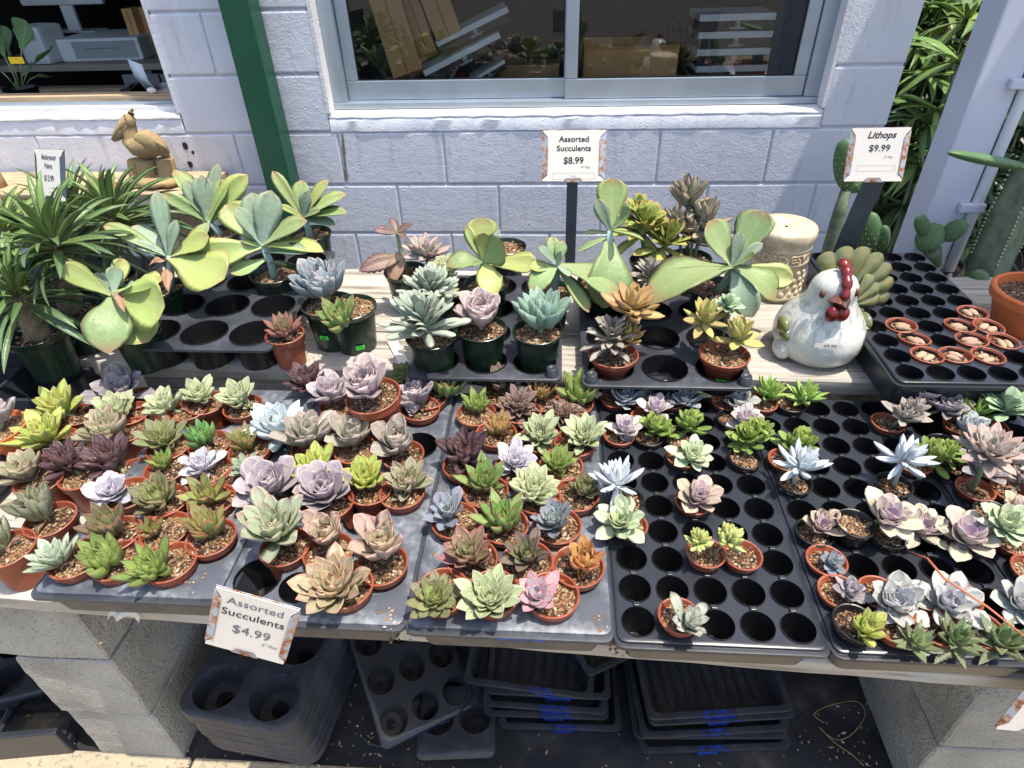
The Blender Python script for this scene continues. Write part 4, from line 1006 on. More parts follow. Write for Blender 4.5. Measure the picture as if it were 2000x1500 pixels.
# dry flower stalk lying across the right tray
b = MB(); A = at(1770, 1077, TZ+.012); B = at(1845, 1130, TZ+.085); Cc = at(2010, 1250, TZ+.045)
b.tube([A, A.lerp(B, .5)+Vector((0,0,.012)), B, B.lerp(Cc, .5)+Vector((0,0,.004)), Cc], [.0018, .0017, .0016, .0014, .0012], 7)
tag(b.build('dry_stalk', simple('dry_orange_stalk', (190,110,74), .7, .2, 40), None, True), 'thin dry orange flower stalk lying across the right-hand tray', 'stalk')
# ================================================================== HIGH SHELF: trays and larger plants
GS = 'larger potted plants on the high shelf'
GT = 'trays on the high shelf'
def big_holes(x0, x1, y0, y1, nx_, ny_, r): return [(x0 + (x1-x0)*(i+.5)/nx_, y0 + (y1-y0)*(j+.5)/ny_, r) for j in range(ny_) for i in range(nx_)]
cell_tray(-.900, -.572, 1.025, 1.495, SZ+.072, .070, big_holes(-.895, -.577, 1.03, 1.49, 3, 4, .0495), GREYBLK, 'black twelve-pocket tray on the shelf with empty front pockets', GT, .82, rc=.02, drain=.8)
cell_tray(-.287, .014, .985, 1.42, SZ+.040, .038, big_holes(-.284, .010, .99, 1.415, 3, 4, .044), GREYBLK, 'dark pocket tray on the shelf under the grey curled plant', GT, .86, rc=.015, drain=.75)
cell_tray(.056, .377, .968, 1.42, SZ+.040, .038, big_holes(.06, .373, .972, 1.416, 3, 4, .046), GREYBLK, 'dark pocket tray on the shelf with one empty front pocket', GT, .86, rc=.015, drain=.75)
for x0, y0 in ((-.004, .999), (.360, .982), (.072, .982)):
    b = MB(); b.lathe([(.012, 0), (.0105, .018), (.0085, .019), (.006, .016)], 14, cap1=True); b.build('stacking_peg', GREYBLK, [o for o in COL.objects if o.name.startswith('cell_tray')][-1 if x0 > .03 else -2], True).location = (x0 - (.2165 if x0 > .03 else -.1365), y0 - (1.194 if x0 > .03 else 1.2025), .038)
open_flat(-1.56, -1.035, 1.035, 1.50, SZ+.052, .05, BLACK, 'black flat at the left end of the shelf holding the spiny palms', GT)

LIMEP = leafmat('flapjack_green', (172,196,130), (160,190,104), (196,150,100), inner=(140,176,120), edge_amt=.75, e0=.90, rough=.45, trans=.22, speck=(206,206,90), speck_amt=.4)
GREYP = leafmat('flapjack_glaucous', (170,196,176), (146,176,140), (186,170,130), inner=(160,190,160), edge_amt=.6, e0=.90, rough=.5, trans=.15, speck=(176,196,140), speck_amt=.3)
YELP = leafmat('flapjack_sunlit_yellow', (196,212,124), (194,212,108), (206,170,110), inner=(190,206,90), edge_amt=.6, e0=.90, rough=.45, trans=.25, speck=(226,206,110), speck_amt=.4)  # yellow-lime of leaves in the sun, put into the leaf colour
BROWNL = leafmat('withered_leaf', (190,150,116), (176,130,100), (130,92,70), rough=.8, trans=.1)
LMATS = {'g': LIMEP, 'b': GREYP, 'y': YELP, 'd': BROWNL}
def aim_leaf(parent, O, base, tip, me, shape, wsc=1.0, roll=0.0, inner=0.0, rg=rng, ref=None):
    """leaf from base to tip (world points); O = world origin of the parent"""
    d = tip - base; L = d.length; e1 = d.normalized(); L_ = LEAF[shape]
    c = L_.get('curl', 0) - L_.get('drop', 0)
    N = ref or (Vector((0, 0, .75)) + (CAM - base).normalized()*.65)
    N = (N - e1*N.dot(e1)).normalized(); N = Matrix.Rotation(roll, 3, e1) @ N
    k_ = 1/math.sqrt(1+c*c); x = (e1 - N*c)*k_; z = (N + e1*c)*k_; y = z.cross(x)
    S = L*k_; b = base - O
    M = Matrix(((x.x*S, y.x*S*wsc, z.x*S, b.x), (x.y*S, y.y*S*wsc, z.y*S, b.y), (x.z*S, y.z*S*wsc, z.z*S, b.z), (0, 0, 0, 1)))
    return inst('leaf', me, parent, M, (inner, rg.random(), rg.random(), 1))
def sticker(o, kind, dx=0.0, w_=.022, h_=.011, z=.5):
    """neon price sticker on the front of a pot"""
    k_ = POT[kind]; P = o.location; a0 = math.atan2(CAM.y-P.y, CAM.x-P.x) + dx; b = MB(); n = 5; zc = k_['h']*z
    for i in range(n+1):
        a = a0 + (i/n-.5)*w_/k_['r']
        for q, zz in enumerate((zc-h_/2, zc+h_/2)):
            rr = k_['r']*(.76 + (.97-.76)*zz/k_['h']) + .0022; b.v.append((rr*math.cos(a), rr*math.sin(a), zz))
    for i in range(n): b.f.append((2*i, 2*i+2, 2*i+3, 2*i+1)); b.mi.append(0)
    s_ = b.build('price_sticker', STICK, o)
    t_ = MB()
    for i in range(4):
        a = a0 + (i/4-.36)*w_*.62/k_['r']; rr = k_['r']*(.76 + .21*zc/k_['h']) + .0034
        for q in range(3): t_.box(-.0009, .0009, -.0002, .0002, -.0028+.0022*q, -.0018+.0022*q, Matrix.Translation((rr*math.cos(a), rr*math.sin(a), zc)) @ Matrix.Rotation(a+math.pi/2, 4, 'Z'))
    tag(t_.build('print', INK, s_), kind='stuff')
STICK = simple('neon_green_sticker', (60,230,70), .5, .04, 20)
def paddle(px, py, kind, stem_top, leaves, label, zb=SZ+.006, stem=True):
    k_ = POT[kind]; P = at(px, py, zb + k_['h']); O = Vector((P.x, P.y, zb)); rg = random.Random(int(px*3+py))
    o = empty('flapjack_plant', O, label, 'potted plant', GS)
    inst('pot', k_['me'], o); inst('soil', k_['soil'][int(px) % 4], o, Matrix.Translation((0, 0, k_['h']-.012)))
    T = aty(stem_top[0], stem_top[1], P.y + (stem_top[2] if len(stem_top) > 2 else 0))
    S0 = Vector((P.x + .3*(T.x-P.x), P.y, zb + k_['h'] - .016))
    st = MB(); st.tube([p - O for p in (S0, S0.lerp(T, .5) + Vector((.004, 0, 0)), T)], [.010, .0085, .007], 9); st.build('stem', STEMP, o, True)
    for lf in leaves:
        tx, ty, dy, col, wsc = lf[:5]; shape = lf[5] if len(lf) > 5 else 'paddle'; f = lf[6] if len(lf) > 6 else 1.0
        base = S0.lerp(T, f); tip = aty(tx, ty, base.y + dy)
        aim_leaf(o, O, base, tip, LMESH(shape, LMATS[col]), shape, wsc, lf[7] if len(lf) > 7 else rg.gauss(0, .25), rg.random()*.6, rg)
    return o
STEMP = simple('glaucous_stem', (150,180,170), .6, .12, 60)
paddle(262, 640, 'g5', (222, 578), [(322,598,-.05,'y',1.0),(212,690,-.10,'g',.95,'paddled'),(116,520,-.02,'y',.62),(240,505,.06,'y',.55),(316,548,.0,'y',.6),(290,668,-.06,'g',.9,'paddle',.8),(175,538,.03,'b',.75),(225,520,.03,'b',.7),(262,555,.0,'b',.6),(245,612,-.06,'d',.6,'dry')], 'flapjack plant with broad pale yellow-green leaves, front left of its tray')
paddle(312, 560, 'g5', (330, 500), [(306,372,.04,'b',.55,'obov'),(200,440,.0,'g',.5,'obov'),(258,442,.04,'b',.85,'obov'),(262,475,-.01,'b',.75,'obov'),(408,462,.02,'y',.75),(438,545,-.06,'y',.95),(330,572,-.06,'d',.8,'dry',.7),(290,520,-.03,'d',.8,'dry',.9),(345,430,.02,'b',.6,'obov')], 'flapjack plant with one tall upright leaf and withered brown leaves')
o = paddle(535, 532, 'g4', (512, 478), [(362,520,-.05,'y',.62,'paddled'),(440,400,.05,'y',.75),(460,405,.0,'b',.85,'obov'),(492,376,.04,'b',1.0,'obov'),(530,372,.03,'b',1.0,'obov'),(600,432,.0,'g',.75,'obov'),(632,492,-.04,'y',.55,'obov'),(600,495,-.05,'b',.6,'obov',.8),(452,535,-.06,'g',.7,'paddle',.6),(560,520,-.04,'g',.5,'obov',.5),(470,470,-.02,'g',.7,'obov',.9)], 'largest flapjack plant in the left tray, in a pot with a green sticker')
sticker(o, 'g4')
paddle(432, 452, 'g5', (408, 432), [(340,332,.05,'g',.8,'obov'),(362,352,.02,'b',.8,'obov'),(393,342,.03,'b',1.0,'obov'),(428,320,.06,'b',.5,'obov'),(446,352,.03,'g',.9,'obov'),(484,342,.03,'y',.7,'obov'),(318,378,-.02,'g',.7,'obov'),(392,472,-.06,'g',.9,'paddled'),(470,425,.0,'b',.7,'obov')], 'flapjack plant with fanned narrow leaves standing in front of the ledge')
paddle(604, 455, 'g4', (592, 425), [(532,334,.03,'g',.55,'obov'),(588,352,.04,'g',.95,'obov'),(602,372,.0,'b',.9,'obov'),(642,352,.04,'y',.6,'obov'),(676,380,.0,'g',.6,'obov'),(678,416,-.03,'g',.55,'obov'),(655,440,-.03,'b',.6,'obov',.9),(545,402,-.03,'y',.6,'obov'),(560,440,-.02,'b',.7,'obov'),(625,412,-.03,'g',.7,'obov')], 'flapjack plant in a green pot right in front of the green post')
paddle(950, 552, 'g5', (944, 512), [(940,425,.05,'y',.95),(910,440,.03,'y',.6,'obov'),(978,448,.03,'b',.55,'obov'),(945,455,.0,'y',.85),(985,478,-.05,'g',.95,'paddle',1,.8),(1050,518,-.02,'y',.6),(872,520,-.03,'g',.8,'paddled'),(962,585,-.09,'y',.75,'paddled'),(925,520,-.05,'g',.6,'obov')], 'flapjack plant with a cupped upright stack of leaves behind the lavender rosette')
paddle(1072, 565, 'g5', (1088, 520), [(1076,462,.04,'g',.95,'obov'),(1052,482,.0,'b',.8,'obov'),(1098,470,.03,'g',.95,'obov'),(1096,490,-.01,'b',.7,'obov'),(1208,580,-.05,'g',.85,'paddled'),(1035,522,-.02,'y',.7),(1040,575,-.06,'g',.9,'paddled'),(1112,540,-.05,'b',.75,'obov'),(1150,610,-.08,'g',.6,'obov')], 'flapjack plant just left of the $8.99 sign post')
paddle(1172, 548, 'g5', (1192, 450), [(1196,348,.05,'g',.80),(1164,388,.0,'b',.8,'obov'),(1232,412,-.04,'g',.8),(1128,492,-.02,'g',.4,'obov',.9),(1228,452,.02,'y',.5,'obov'),(1180,602,-.09,'g',.9,'paddled',.85),(1140,455,.0,'g',.4,'obov',.95),(1258,470,-.02,'y',.45,'obov')], 'tall flapjack plant with a round top leaf right of the $8.99 sign')
paddle(1395, 560, 'g4', (1430, 520), [(1384,432,.03,'g',.85),(1492,412,.06,'g',.85),(1446,452,.02,'b',.75,'obov'),(1490,475,.0,'b',.7,'obov'),(1472,500,-.05,'g',.7),(1298,528,-.02,'g',.36,'obov'),(1266,596,-.09,'g',.80,'paddled'),(1548,548,-.02,'y',.55),(1515,585,-.05,'g',.85,'paddled'),(1470,620,-.08,'b',.7,'paddled'),(1400,540,-.05,'g',.5,'obov')], 'largest flapjack plant, with paddle leaves spreading beside the ceramic toad house')

def G_(*a, **k_): return potted(*a, group=GS, **k_)
potted(556, 652, 't3b', [('wetred', 556, 636, 38)], 'small dark red rosette in a terracotta pot standing on the shelf planks', SZ+.001, group=GS)
o = G_(640, 592, 'g4', [('bluerose', 637, 560, 55, .012)], 'powder blue rosette in a green pot behind another pot', SZ+.001); sticker(o, 'g4', -.5, z=.42)
o = G_(683, 598, 'g4', [('agave', 668, 612, 44)], 'green rosette at the left side of a dark green pot full of grit', SZ+.001, soil=0); sticker(o, 'g4', .1, z=.22)
ZU = SZ + .006
G_(842, 655, 'g5', [('topsy', 828, 632, 66, .02), ('topsy', 842, 570, 46, .06)], 'grey-green plant with dense curled leaves spilling over its green pot', ZU)
G_(941, 640, 'g5', [('pinklav', 938, 608, 56)], 'pink lavender rosette in a green pot, middle of the front row of three', ZU)
G_(1050, 645, 'g5', [('bluegreen', 1062, 620, 58, .006)], 'blue-green rosette with pointed leaves in a green pot, right of the front row of three', ZU, soil=0)
G_(842, 545, 'g5', [('starpink', 832, 492, 40, .03), ('mint', 872, 528, 30, .012), ('mint', 868, 575, 28, .0)], 'loose grey-pink rosettes in the pot behind the curled grey plant', ZU)
G_(988, 480, 'g5', [], 'empty green pot behind the cupped flapjack plant', ZU)
o = G_(1198, 690, 't4s', [('pandagrey', 1192, 668, 44, .012), ('goldsedum', 1232, 602, 44, .075), ('goldsedum', 1222, 660, 36, .02)], 'grey felted plant with an orange stonecrop sprig in a terracotta bowl', ZU+.004, stemmat=STEMB)
o = G_(1415, 690, 't4s', [('yellowsedum', 1372, 624, 36, .05), ('yellowsedum', 1440, 658, 40, .02), ('pandagreen', 1418, 600, 24, .07)], 'yellow stonecrop in a terracotta bowl with a green sticker', ZU+.004, stemmat=STEMB); sticker(o, 't4s', .1, z=.35, h_=.009)
sp('kyellow', 'obov', dict(base=(206,206,70), body=(186,186,66), edge=(206,120,50), inner=(150,176,60), e0=.86, edge_amt=.6), 16, -6, 74, .95, .3, jit=16, rise=.6)
sp('choco', 'lance', dict(base=(170,170,146), body=(160,156,130), edge=(140,90,50), inner=(170,166,140), e0=.72, edge_amt=.8, rough=.8), 14, 0, 72, .95, .3, jit=14, rise=.6)
G_(1272, 508, 'g5', [('kyellow', 1258, 450, 46, .04), ('kyellow', 1295, 478, 42, .02), ('kyellow', 1245, 425, 32, .07)], 'yellow-green plant with orange-edged oval leaves behind the felted plants', ZU)
G_(1348, 502, 'g5', [('choco', 1345, 395, 36, .10), ('choco', 1375, 440, 40, .06), ('choco', 1318, 440, 32, .06), ('choco', 1352, 465, 36, .03)], 'tall grey plant with brown-edged pointed leaves left of the toad house', ZU)
G_(1248, 560, 'g5', [('pandagrey', 1268, 545, 34, .012), ('pandagrey', 1235, 600, 26, .0)], 'small grey felted plant in a green pot behind the orange stonecrop', ZU)
# bronze kalanchoe with scalloped leaves
BRON = leafmat('bronze_scalloped', (130,120,80), (122,84,74), (96,40,44), inner=(96,60,56), e0=.8, edge_amt=.9, rough=.5)
k_ = POT['g5']; P = at(792, 528, ZU + .095); O = Vector((P.x, P.y, ZU)); o = empty('bronze_kalanchoe', O, 'dark red scalloped-leaf plant with a withered stalk left of the pink rosettes', 'potted plant', GS)
inst('pot', k_['me'], o); inst('soil', k_['soil'][1], o, Matrix.Translation((0, 0, .083)))
T = aty(775, 455, P.y+.01); S0 = Vector((P.x, P.y, ZU+.08)); st = MB(); st.tube([S0-O, S0.lerp(T, .5)-O, T-O], [.006, .005, .004], 8); st.build('stem', STEMM, o, True)
for tx, ty, dy, w_, f in ((762,425,.03,.9,1),(728,450,-.02,.85,1),(808,438,.0,.8,1),(785,440,.03,.6,1),(700,530,-.05,.8,.45),(795,470,-.04,.6,1)):
    B0 = S0.lerp(T, f); aim_leaf(o, O, B0, aty(tx, ty, B0.y+dy), LMESH('scallop', BRON), 'scallop', w_, rng.gauss(0, .3), 0, rng)
aim_leaf(o, O, S0.lerp(T, .55), aty(770, 560, P.y-.04), LMESH('dry', BROWNL), 'dry', 1.3, .2, 0, rng)

# ---------------------------------------------------------------- Madagascar palms
PAL = leafmat('palm_leaf', (140,156,76), (76,112,60), (112,142,96), inner=(116,152,58), edge_amt=.5, e0=.86, rough=.35, trans=.12)
PALY = leafmat('palm_leaf_young', (176,190,70), (120,160,60), (150,176,90), inner=(140,170,60), edge_amt=.4, e0=.86, rough=.35, trans=.15)
TRUNK = simple('spiny_grey_trunk', (128,116,92), .9, .3, 60, .8, 200)
SPINE = simple('pale_spines', (190,180,160), .6, .1, 30)
def pachy(px, py, crown, n, Lpx, label, mat=PAL, kind='g4', zb=SZ+.006, seed=1):
    k_ = POT[kind]; P = at(px, py, zb + k_['h']); O = Vector((P.x, P.y, zb)); rg = random.Random(seed)
    o = empty('spiny_palm', O, label, 'potted plant', 'spiny palms in green pots')
    inst('pot', k_['me'], o); inst('soil', k_['soil'][seed % 4], o, Matrix.Translation((0, 0, k_['h']-.014)))
    T = aty(crown[0], crown[1], P.y + crown[2]); S0 = Vector((P.x, P.y, zb + k_['h']-.02)); L = Lpx*pxm(T)
    tr = MB(); pts = [S0.lerp(T, q/5) for q in range(6)]; tr.tube([p-O for p in pts], [.022, .024, .022, .019, .016, .012], 12); tk = tr.build('trunk', TRUNK, o, True)
    sn = MB()
    for q in range(110):
        f = rg.random(); a = rg.uniform(0, 6.28); c = S0.lerp(T, f) - O; d = Vector((math.cos(a), math.sin(a), rg.uniform(-.1, .4))).normalized(); r0 = .019
        sn.tube([c + d*r0, c + d*(r0+rg.uniform(.008, .018))], [.0009, .0002], 4)
    tag(sn.build('spines', SPINE, tk), kind='stuff')
    for i in range(n):
        t = i/(n-1); az = i*2.39996 + rg.gauss(0, .15); el = R(-28 + 104*t**.9 + rg.gauss(0, 8)); LL = L*(1.05 - .35*t)*rg.uniform(.8, 1.1)
        c = (T - O) + Vector((0, 0, -.02 + .02*t))
        put_leaf(o, LMESH('strap', mat), c, az, el, LL, rg.uniform(.56, .8), rg.gauss(0, .25), t, rg=rg)
    return o
pachy(72, 648, (35, 575, .0), 54, 150, 'spiny palm in the front left pot whose soil shows', seed=1)
pachy(135, 600, (105, 475, .0), 64, 170, 'spiny palm under the $13.99 sign with a dense dark green crown', seed=2)
pachy(215, 540, (222, 425, .05), 60, 155, 'spiny palm in front of the pelican with upright leaves', seed=3)
pachy(20, 560, (5, 445, .05), 48, 135, 'lighter green spiny palm at the left picture edge', mat=PALY, seed=4)
pachy(150, 520, (150, 425, .12), 48, 155, 'spiny palm half hidden behind the sign of the palms', seed=5)
# ================================================================== SIGNS
_dg = None
def text_mesh(name, txt, size, mat, align='CENTER', shear=0.0, bold=0.0):
    cu = bpy.data.curves.new(name, 'FONT'); cu.body = txt; cu.size = size; cu.align_x = align; cu.shear = shear; cu.offset = bold; cu.resolution_u = 3
    ob = bpy.data.objects.new(name, cu); COL.objects.link(ob)
    dg = bpy.context.evaluated_depsgraph_get(); me = bpy.data.meshes.new_from_object(ob.evaluated_get(dg))
    bpy.data.objects.remove(ob); bpy.data.curves.remove(cu); me.materials.clear(); me.materials.append(mat); return me
def serif_text(parent, txt, size, x, y, z, mat, align='CENTER', shear=0.0, bold=0.0, sx=1.0):
    me = text_mesh('lettering', txt, size, mat, align, shear, bold)
    return inst('lettering', me, parent, Matrix.Translation((x, y, z)) @ Matrix.Diagonal((sx, 1, 1, 1)))
def sign(TL, TR, BL, lines, post, label, box=None, rusty=1.0, rim=RUST):
    """TL/TR/BL are world corners; post: list of world points"""
    ex = (TR-TL); W = ex.length; ex.normalize(); ey = (TL-BL); ey -= ex*ey.dot(ex); Hh = ey.length; ey.normalize(); ez = ex.cross(ey)
    C = (TR+BL)/2
    o = empty('price_sign', C, label, 'sign')
    o.matrix_world = Matrix(((ex.x, ey.x, ez.x, C.x), (ex.y, ey.y, ez.y, C.y), (ex.z, ey.z, ez.z, C.z), (0, 0, 0, 1)))
    w2, h2 = W/2, Hh/2
    b = MB(); b.bbox(-w2, w2, -h2, h2, -.0016, -.0003, .0004); b.build('holder', rim, o)
    # card with clipped sides, held by folded tabs
    i_ = W*.085; c_ = Hh*.085; b = MB()
    pts = [(-w2+.001, -h2+.001), (w2-.001, -h2+.001), (w2-.001, -h2+c_*.5), (w2-i_, -h2+c_*1.6), (w2-i_, h2-c_*1.6), (w2-.001, h2-c_*.4), (w2-.001, h2-.001), (-w2+.001, h2-.001), (-w2+.001, h2-c_*.4), (-w2+i_, h2-c_*1.6), (-w2+i_, -h2+c_*1.6), (-w2+.001, -h2+c_*.5)]
    n = len(pts); b.v = [(x, y, .0016) for x, y in pts] + [(x, y, .0004) for x, y in pts]; b.f = [tuple(range(n)), tuple(range(2*n-1, n-1, -1))] + [(k, k+n, (k+1) % n + n, (k+1) % n) for k in range(n)]; b.mi = [0]*len(b.f)
    card = b.build('card', WHITECARD, o)
    for s_ in (-1, 1):
        b = MB(); xo, xi = s_*(w2+.001), s_*(w2-i_*1.05)
        v = [(xo, -h2+c_*.7, .0), (xo, h2-c_*.6, .0), (xi, h2-c_*1.9, .0040), (xi, -h2+c_*1.9, .0040)]
        b.add(v + [(x, y, z-.001) for x, y, z in v], [(0,1,2,3), (7,6,5,4), (0,4,5,1), (1,5,6,2), (2,6,7,3), (3,7,4,0)] if s_ < 0 else [(3,2,1,0), (4,5,6,7), (1,5,4,0), (2,6,5,1), (3,7,6,2), (0,4,7,3)])
        b.build('side_tab', rim, o)
    b = MB(); b.add([(-w2*.34, -h2-.001, .0022), (w2*.34, -h2-.001, .0022), (w2*.22, -h2+c_*.9, .0036), (-w2*.22, -h2+c_*.9, .0036)], [(0,1,2,3)]); b.add([(-w2*.34, -h2-.001, .0012), (w2*.34, -h2-.001, .0012), (w2*.22, -h2+c_*.9, .0026), (-w2*.22, -h2+c_*.9, .0026)], [(3,2,1,0)]); b.build('bottom_tab', rim, o)
    for txt, size, x, y, mat, shear, bold, sx in lines:
        serif_text(card, txt, size*Hh, x*W, y*Hh, .0022, mat, shear=shear, bold=bold*Hh, sx=sx)
    if box:
        b = MB(); x0, x1, y0, y1 = (box[0]*W, box[1]*W, box[2]*Hh, box[3]*Hh); t_ = .0004
        for q in ((x0, x1, y0, y0+t_), (x0, x1, y1, y1+t_), (x0, x0+t_, y0+t_*1.1, y1-t_*.1), (x1-t_, x1, y0+t_*1.1, y1-t_*.1)): b.add([(q[0], q[2], .0021), (q[1], q[2], .0021), (q[1], q[3], .0021), (q[0], q[3], .0021)], [(0,1,2,3)])
        tag(b.build('printed_box', FADED, card), kind='stuff')
    if post:
        inv = o.matrix_world.inverted(); b = MB(); pw, pt, pts = post
        for A, B in zip(pts[:-1], pts[1:]):
            d = (B-A).normalized(); sd_ = d.cross(CAM-A).normalized(); nn = sd_.cross(d)
            vs = []
            for P in (A, B):
                for a_, c2 in ((-1, -1), (1, -1), (1, 1), (-1, 1)): vs.append(inv @ (P + sd_*pw*a_ + nn*pt*c2))
            b.add(vs, [(0,1,2,3), (7,6,5,4), (0,4,5,1), (1,5,6,2), (2,6,7,3), (3,7,4,0)])
        b.build('stake', STEEL, o)
    return o
Y8 = 1.43
A8 = aty(1118, 352, Y8+.006); 
sign(aty(1060, 254, Y8+.035), aty(1184, 253, Y8+.03), aty(1059, 355, Y8), [('Assorted', .15, 0, .275, INK, 0, .0025, 1.1), ('Succulents', .15, 0, .10, INK, 0, .0025, 1.1), ('$8.99', .185, .0, -.145, INK, 0, .003, 1), ('4" Pot', .07, .19, -.24, INK, .3, 0, 1), ('Thanks', .04, 0, -.40, FADED, 0, 0, 1)],
     (.0125, .002, [A8, aty(1113, 520, Y8+.012)]), 'white card reading Assorted Succulents $8.99 on a grey stake', box=(-.33, .34, -.45, -.33))
YL = 1.475
sign(aty(1660, 250, YL+.035), aty(1777, 248, YL+.02), aty(1651, 355, YL), [('Lithops', .17, .02, .31, INK, .28, .004, 1), ('$9.99', .17, .02, .07, INK, 0, .002, 1), ('2" Pot', .06, .19, -.06, INK, .3, 0, 1), ('', .03, 0, 0, INK, 0, 0, 1)],
     (.022, .003, [aty(1708, 352, YL+.006), aty(1655, 470, YL+.02), aty(1632, 530, YL+.03)]), 'white rusty card reading Lithops $9.99 behind the tray of plug pots', box=(-.32, .34, -.30, -.20))
YM = 1.30
sign(aty(68, 290, YM+.09), aty(126, 292, YM-.0), aty(71, 386, YM+.05), [('Madagascar', .145, .02, .29, FADED, 0, .003, 1.15), ('Palms', .145, 0, .12, FADED, 0, .003, 1.25), ('$13.99', .17, 0, -.13, INK, 0, .002, 1.1), ('6" Pot', .06, .18, -.28, FADED, .3, 0, 1)],
     (.013, .002, [aty(98, 392, YM+.05), aty(150, 470, YM+.03), aty(245, 590, YM+.0)]), 'white card reading Madagascar Palms $13.99 above the spiny palms', rim=STEEL)
def azc(px, py, zc): return CAM + ray(px, py)*zc
sign(azc(411, 1140, .775), azc(577, 1187, .79), azc(410, 1258, .835), [('Assorted', .15, 0, .30, FADED, 0, .0, 1.1), ('Succulents', .15, 0, .115, INK, 0, .001, 1.08), ('$4.99', .19, .02, -.15, FADED, 0, .0, 1), ('3" Pot', .07, .26, -.26, FADED, .3, 0, 1)],
     None, 'white rusted card reading Assorted Succulents $4.99 hanging on the bench front')
sign(azc(2010, 1312, .80), azc(2150, 1325, .80), azc(1958, 1424, .86), [], (.0125, .002, [azc(2080, 1330, .87), azc(2060, 1480, 1.0)]), 'white card with a rusty corner cut off at the lower right picture edge')

# ================================================================== CERAMICS
def ellip(b, c, r, n=20, m_=14, M=None, mi=0, f=None):
    vs = []; fs = []
    for i in range(m_+1):
        th = math.pi*i/m_
        for k in range(n):
            ph = 2*math.pi*k/n; p = Vector((math.sin(th)*math.cos(ph), math.sin(th)*math.sin(ph), math.cos(th)))
            if f: p = p*f(p)
            p = Vector((c[0]+r[0]*p.x, c[1]+r[1]*p.y, c[2]+r[2]*p.z)); vs.append(M @ p if M else p)
    for i in range(m_):
        for k in range(n): fs.append((i*n+k, (i+1)*n+k, (i+1)*n+(k+1) % n, i*n+(k+1) % n))
    b.add(vs, fs, mi)
def glaze(name, c1, c2, c3=None, scale=12, rough=.22):
    t = NT(name); v = t.coord(); n = t.noise(v, scale, 5, .6)
    st = [(.35, c2), (.6, c1)] + ([(.75, c3)] if c3 else [])
    t.col(t.ramp(n, st)); t.set(Roughness=rough, Coat_Weight=.35, Coat_Roughness=.15); t.bump(t.noise(v, 60, 3), .15, .004); return t.m
WG = glaze('white_crackle_glaze', (202,200,190), (176,178,172), (206,202,188), 14, .3)
def m_white():
    t = NT('white_feather_glaze'); v = t.coord(); n = t.noise(v, 12, 5, .6)
    c = t.ramp(n, [(.35, (194,195,186)), (.6, (214,211,200)), (.75, (216,211,196))])
    st = t.ramp(t.noise(t.coord(scale=(1, 1, .22)), 75, 3), [(.50, (0,0,0)), (.64, (255,255,255))])
    sx = t.n('SeparateXYZ'); t.l(t.coord(), sx.inputs[0]); band = t.ramp(sx.outputs[2], [(.085, (0,0,0)), (.105, (255,255,255)), (.15, (255,255,255)), (.165, (0,0,0))])
    c = t.mix(t.math('MULTIPLY', t.math('MULTIPLY', st, band), .55), c, (120,122,118))
    pit = t.ramp(t.noise(v, 90, 2), [(.74, (0,0,0)), (.78, (255,255,255))]); c = t.mix(t.math('MULTIPLY', pit, .7), c, (90,84,76))
    t.col(c); t.set(Roughness=.28, Coat_Weight=.35, Coat_Roughness=.15); t.bump(t.math('ADD', t.noise(v, 60, 3), st), .2, .004); return t.m
WG = m_white()
GG = glaze('olive_green_glaze', (118,114,66), (92,104,74), (132,98,50), 40)
RG = glaze('red_glaze', (118,22,24), (82,14,18), (136,40,34), 60, .28)
BG = glaze('brown_glaze', (104,66,54), (80,48,40), (120,80,66), 40, .2)
base = at(1596, 705, SZ); base.y += .035
ro = empty('ceramic_rooster', (base.x, base.y, SZ), 'white ceramic rooster with red comb and green tail beside the plug tray', 'ornament', rz=R(6)); ro.scale = (.88, .88, .86)
# body: one pear-shaped shell swept from belly to head
b = MB(); prof = [(.012,.0015),(.055,0),(.074,.004),(.091,.022),(.100,.048),(.100,.072),(.092,.098),(.078,.122),(.064,.142),(.055,.158),(.051,.172),(.0505,.188),(.047,.203),(.039,.217),(.026,.228),(.010,.2335),(.0005,.234)]
n = 36; vs = []
for r_, z in prof:
    f = max(0, (z-.09)/.14); cx, cy = -.010*f, -.030*f
    for k in range(n):
        a = 2*math.pi*k/n; q = r_*(1+.010*math.sin(a*17+z*90)*(1 if .1 < z < .165 else 0)); vs.append((cx + q*math.cos(a), cy + q*math.sin(a)*(1.04 if z < .12 else 1), z))
b.add(vs, [(i*n+k, i*n+(k+1) % n, (i+1)*n+(k+1) % n, (i+1)*n+k) for i in range(len(prof)-1) for k in range(n)]); b.build('body', WG, ro, True)
HC = Vector((-.010, -.030, .185))
b = MB(); cr = []; n = 26      # one lumpy crest from brow to crown
for i in range(n+1):
    t_ = i/n; th_ = R(8 + 92*t_); cr.append((Vector((-.016 + .012*t_, -.030 - .054*math.cos(th_), .188 + (.050 + .012*t_)*math.sin(th_))), (.0085 + .0036*abs(math.sin(t_*math.pi*3.5 + .6)))*(1 if 0 < i < n else .35)*(.8+.4*t_)))
b.tube([p for p, _ in cr], [r_ for _, r_ in cr], 14); b.build('comb', RG, ro, True)
b = MB(); c0 = Vector((-.018, -.070, .186))
b.add([c0 + Vector(p) for p in ((-.026,0,0),(-.006,-.004,.017),(.018,-.002,.012),(.027,0,-.002),(.016,-.004,-.016),(-.010,-.004,-.017),(-.003,-.036,.001),(.006,-.030,-.009),(-.010,-.030,.006),(0,.02,0))], [(0,8,1),(1,8,6),(1,6,2),(2,6,7),(2,7,3),(3,7,4),(4,7,6),(4,6,5),(5,6,8),(5,8,0),(1,9,0),(2,9,1),(3,9,2),(4,9,3),(5,9,4),(0,9,5)])
bk = b.build('beak', BG, ro, 60)
b = MB()
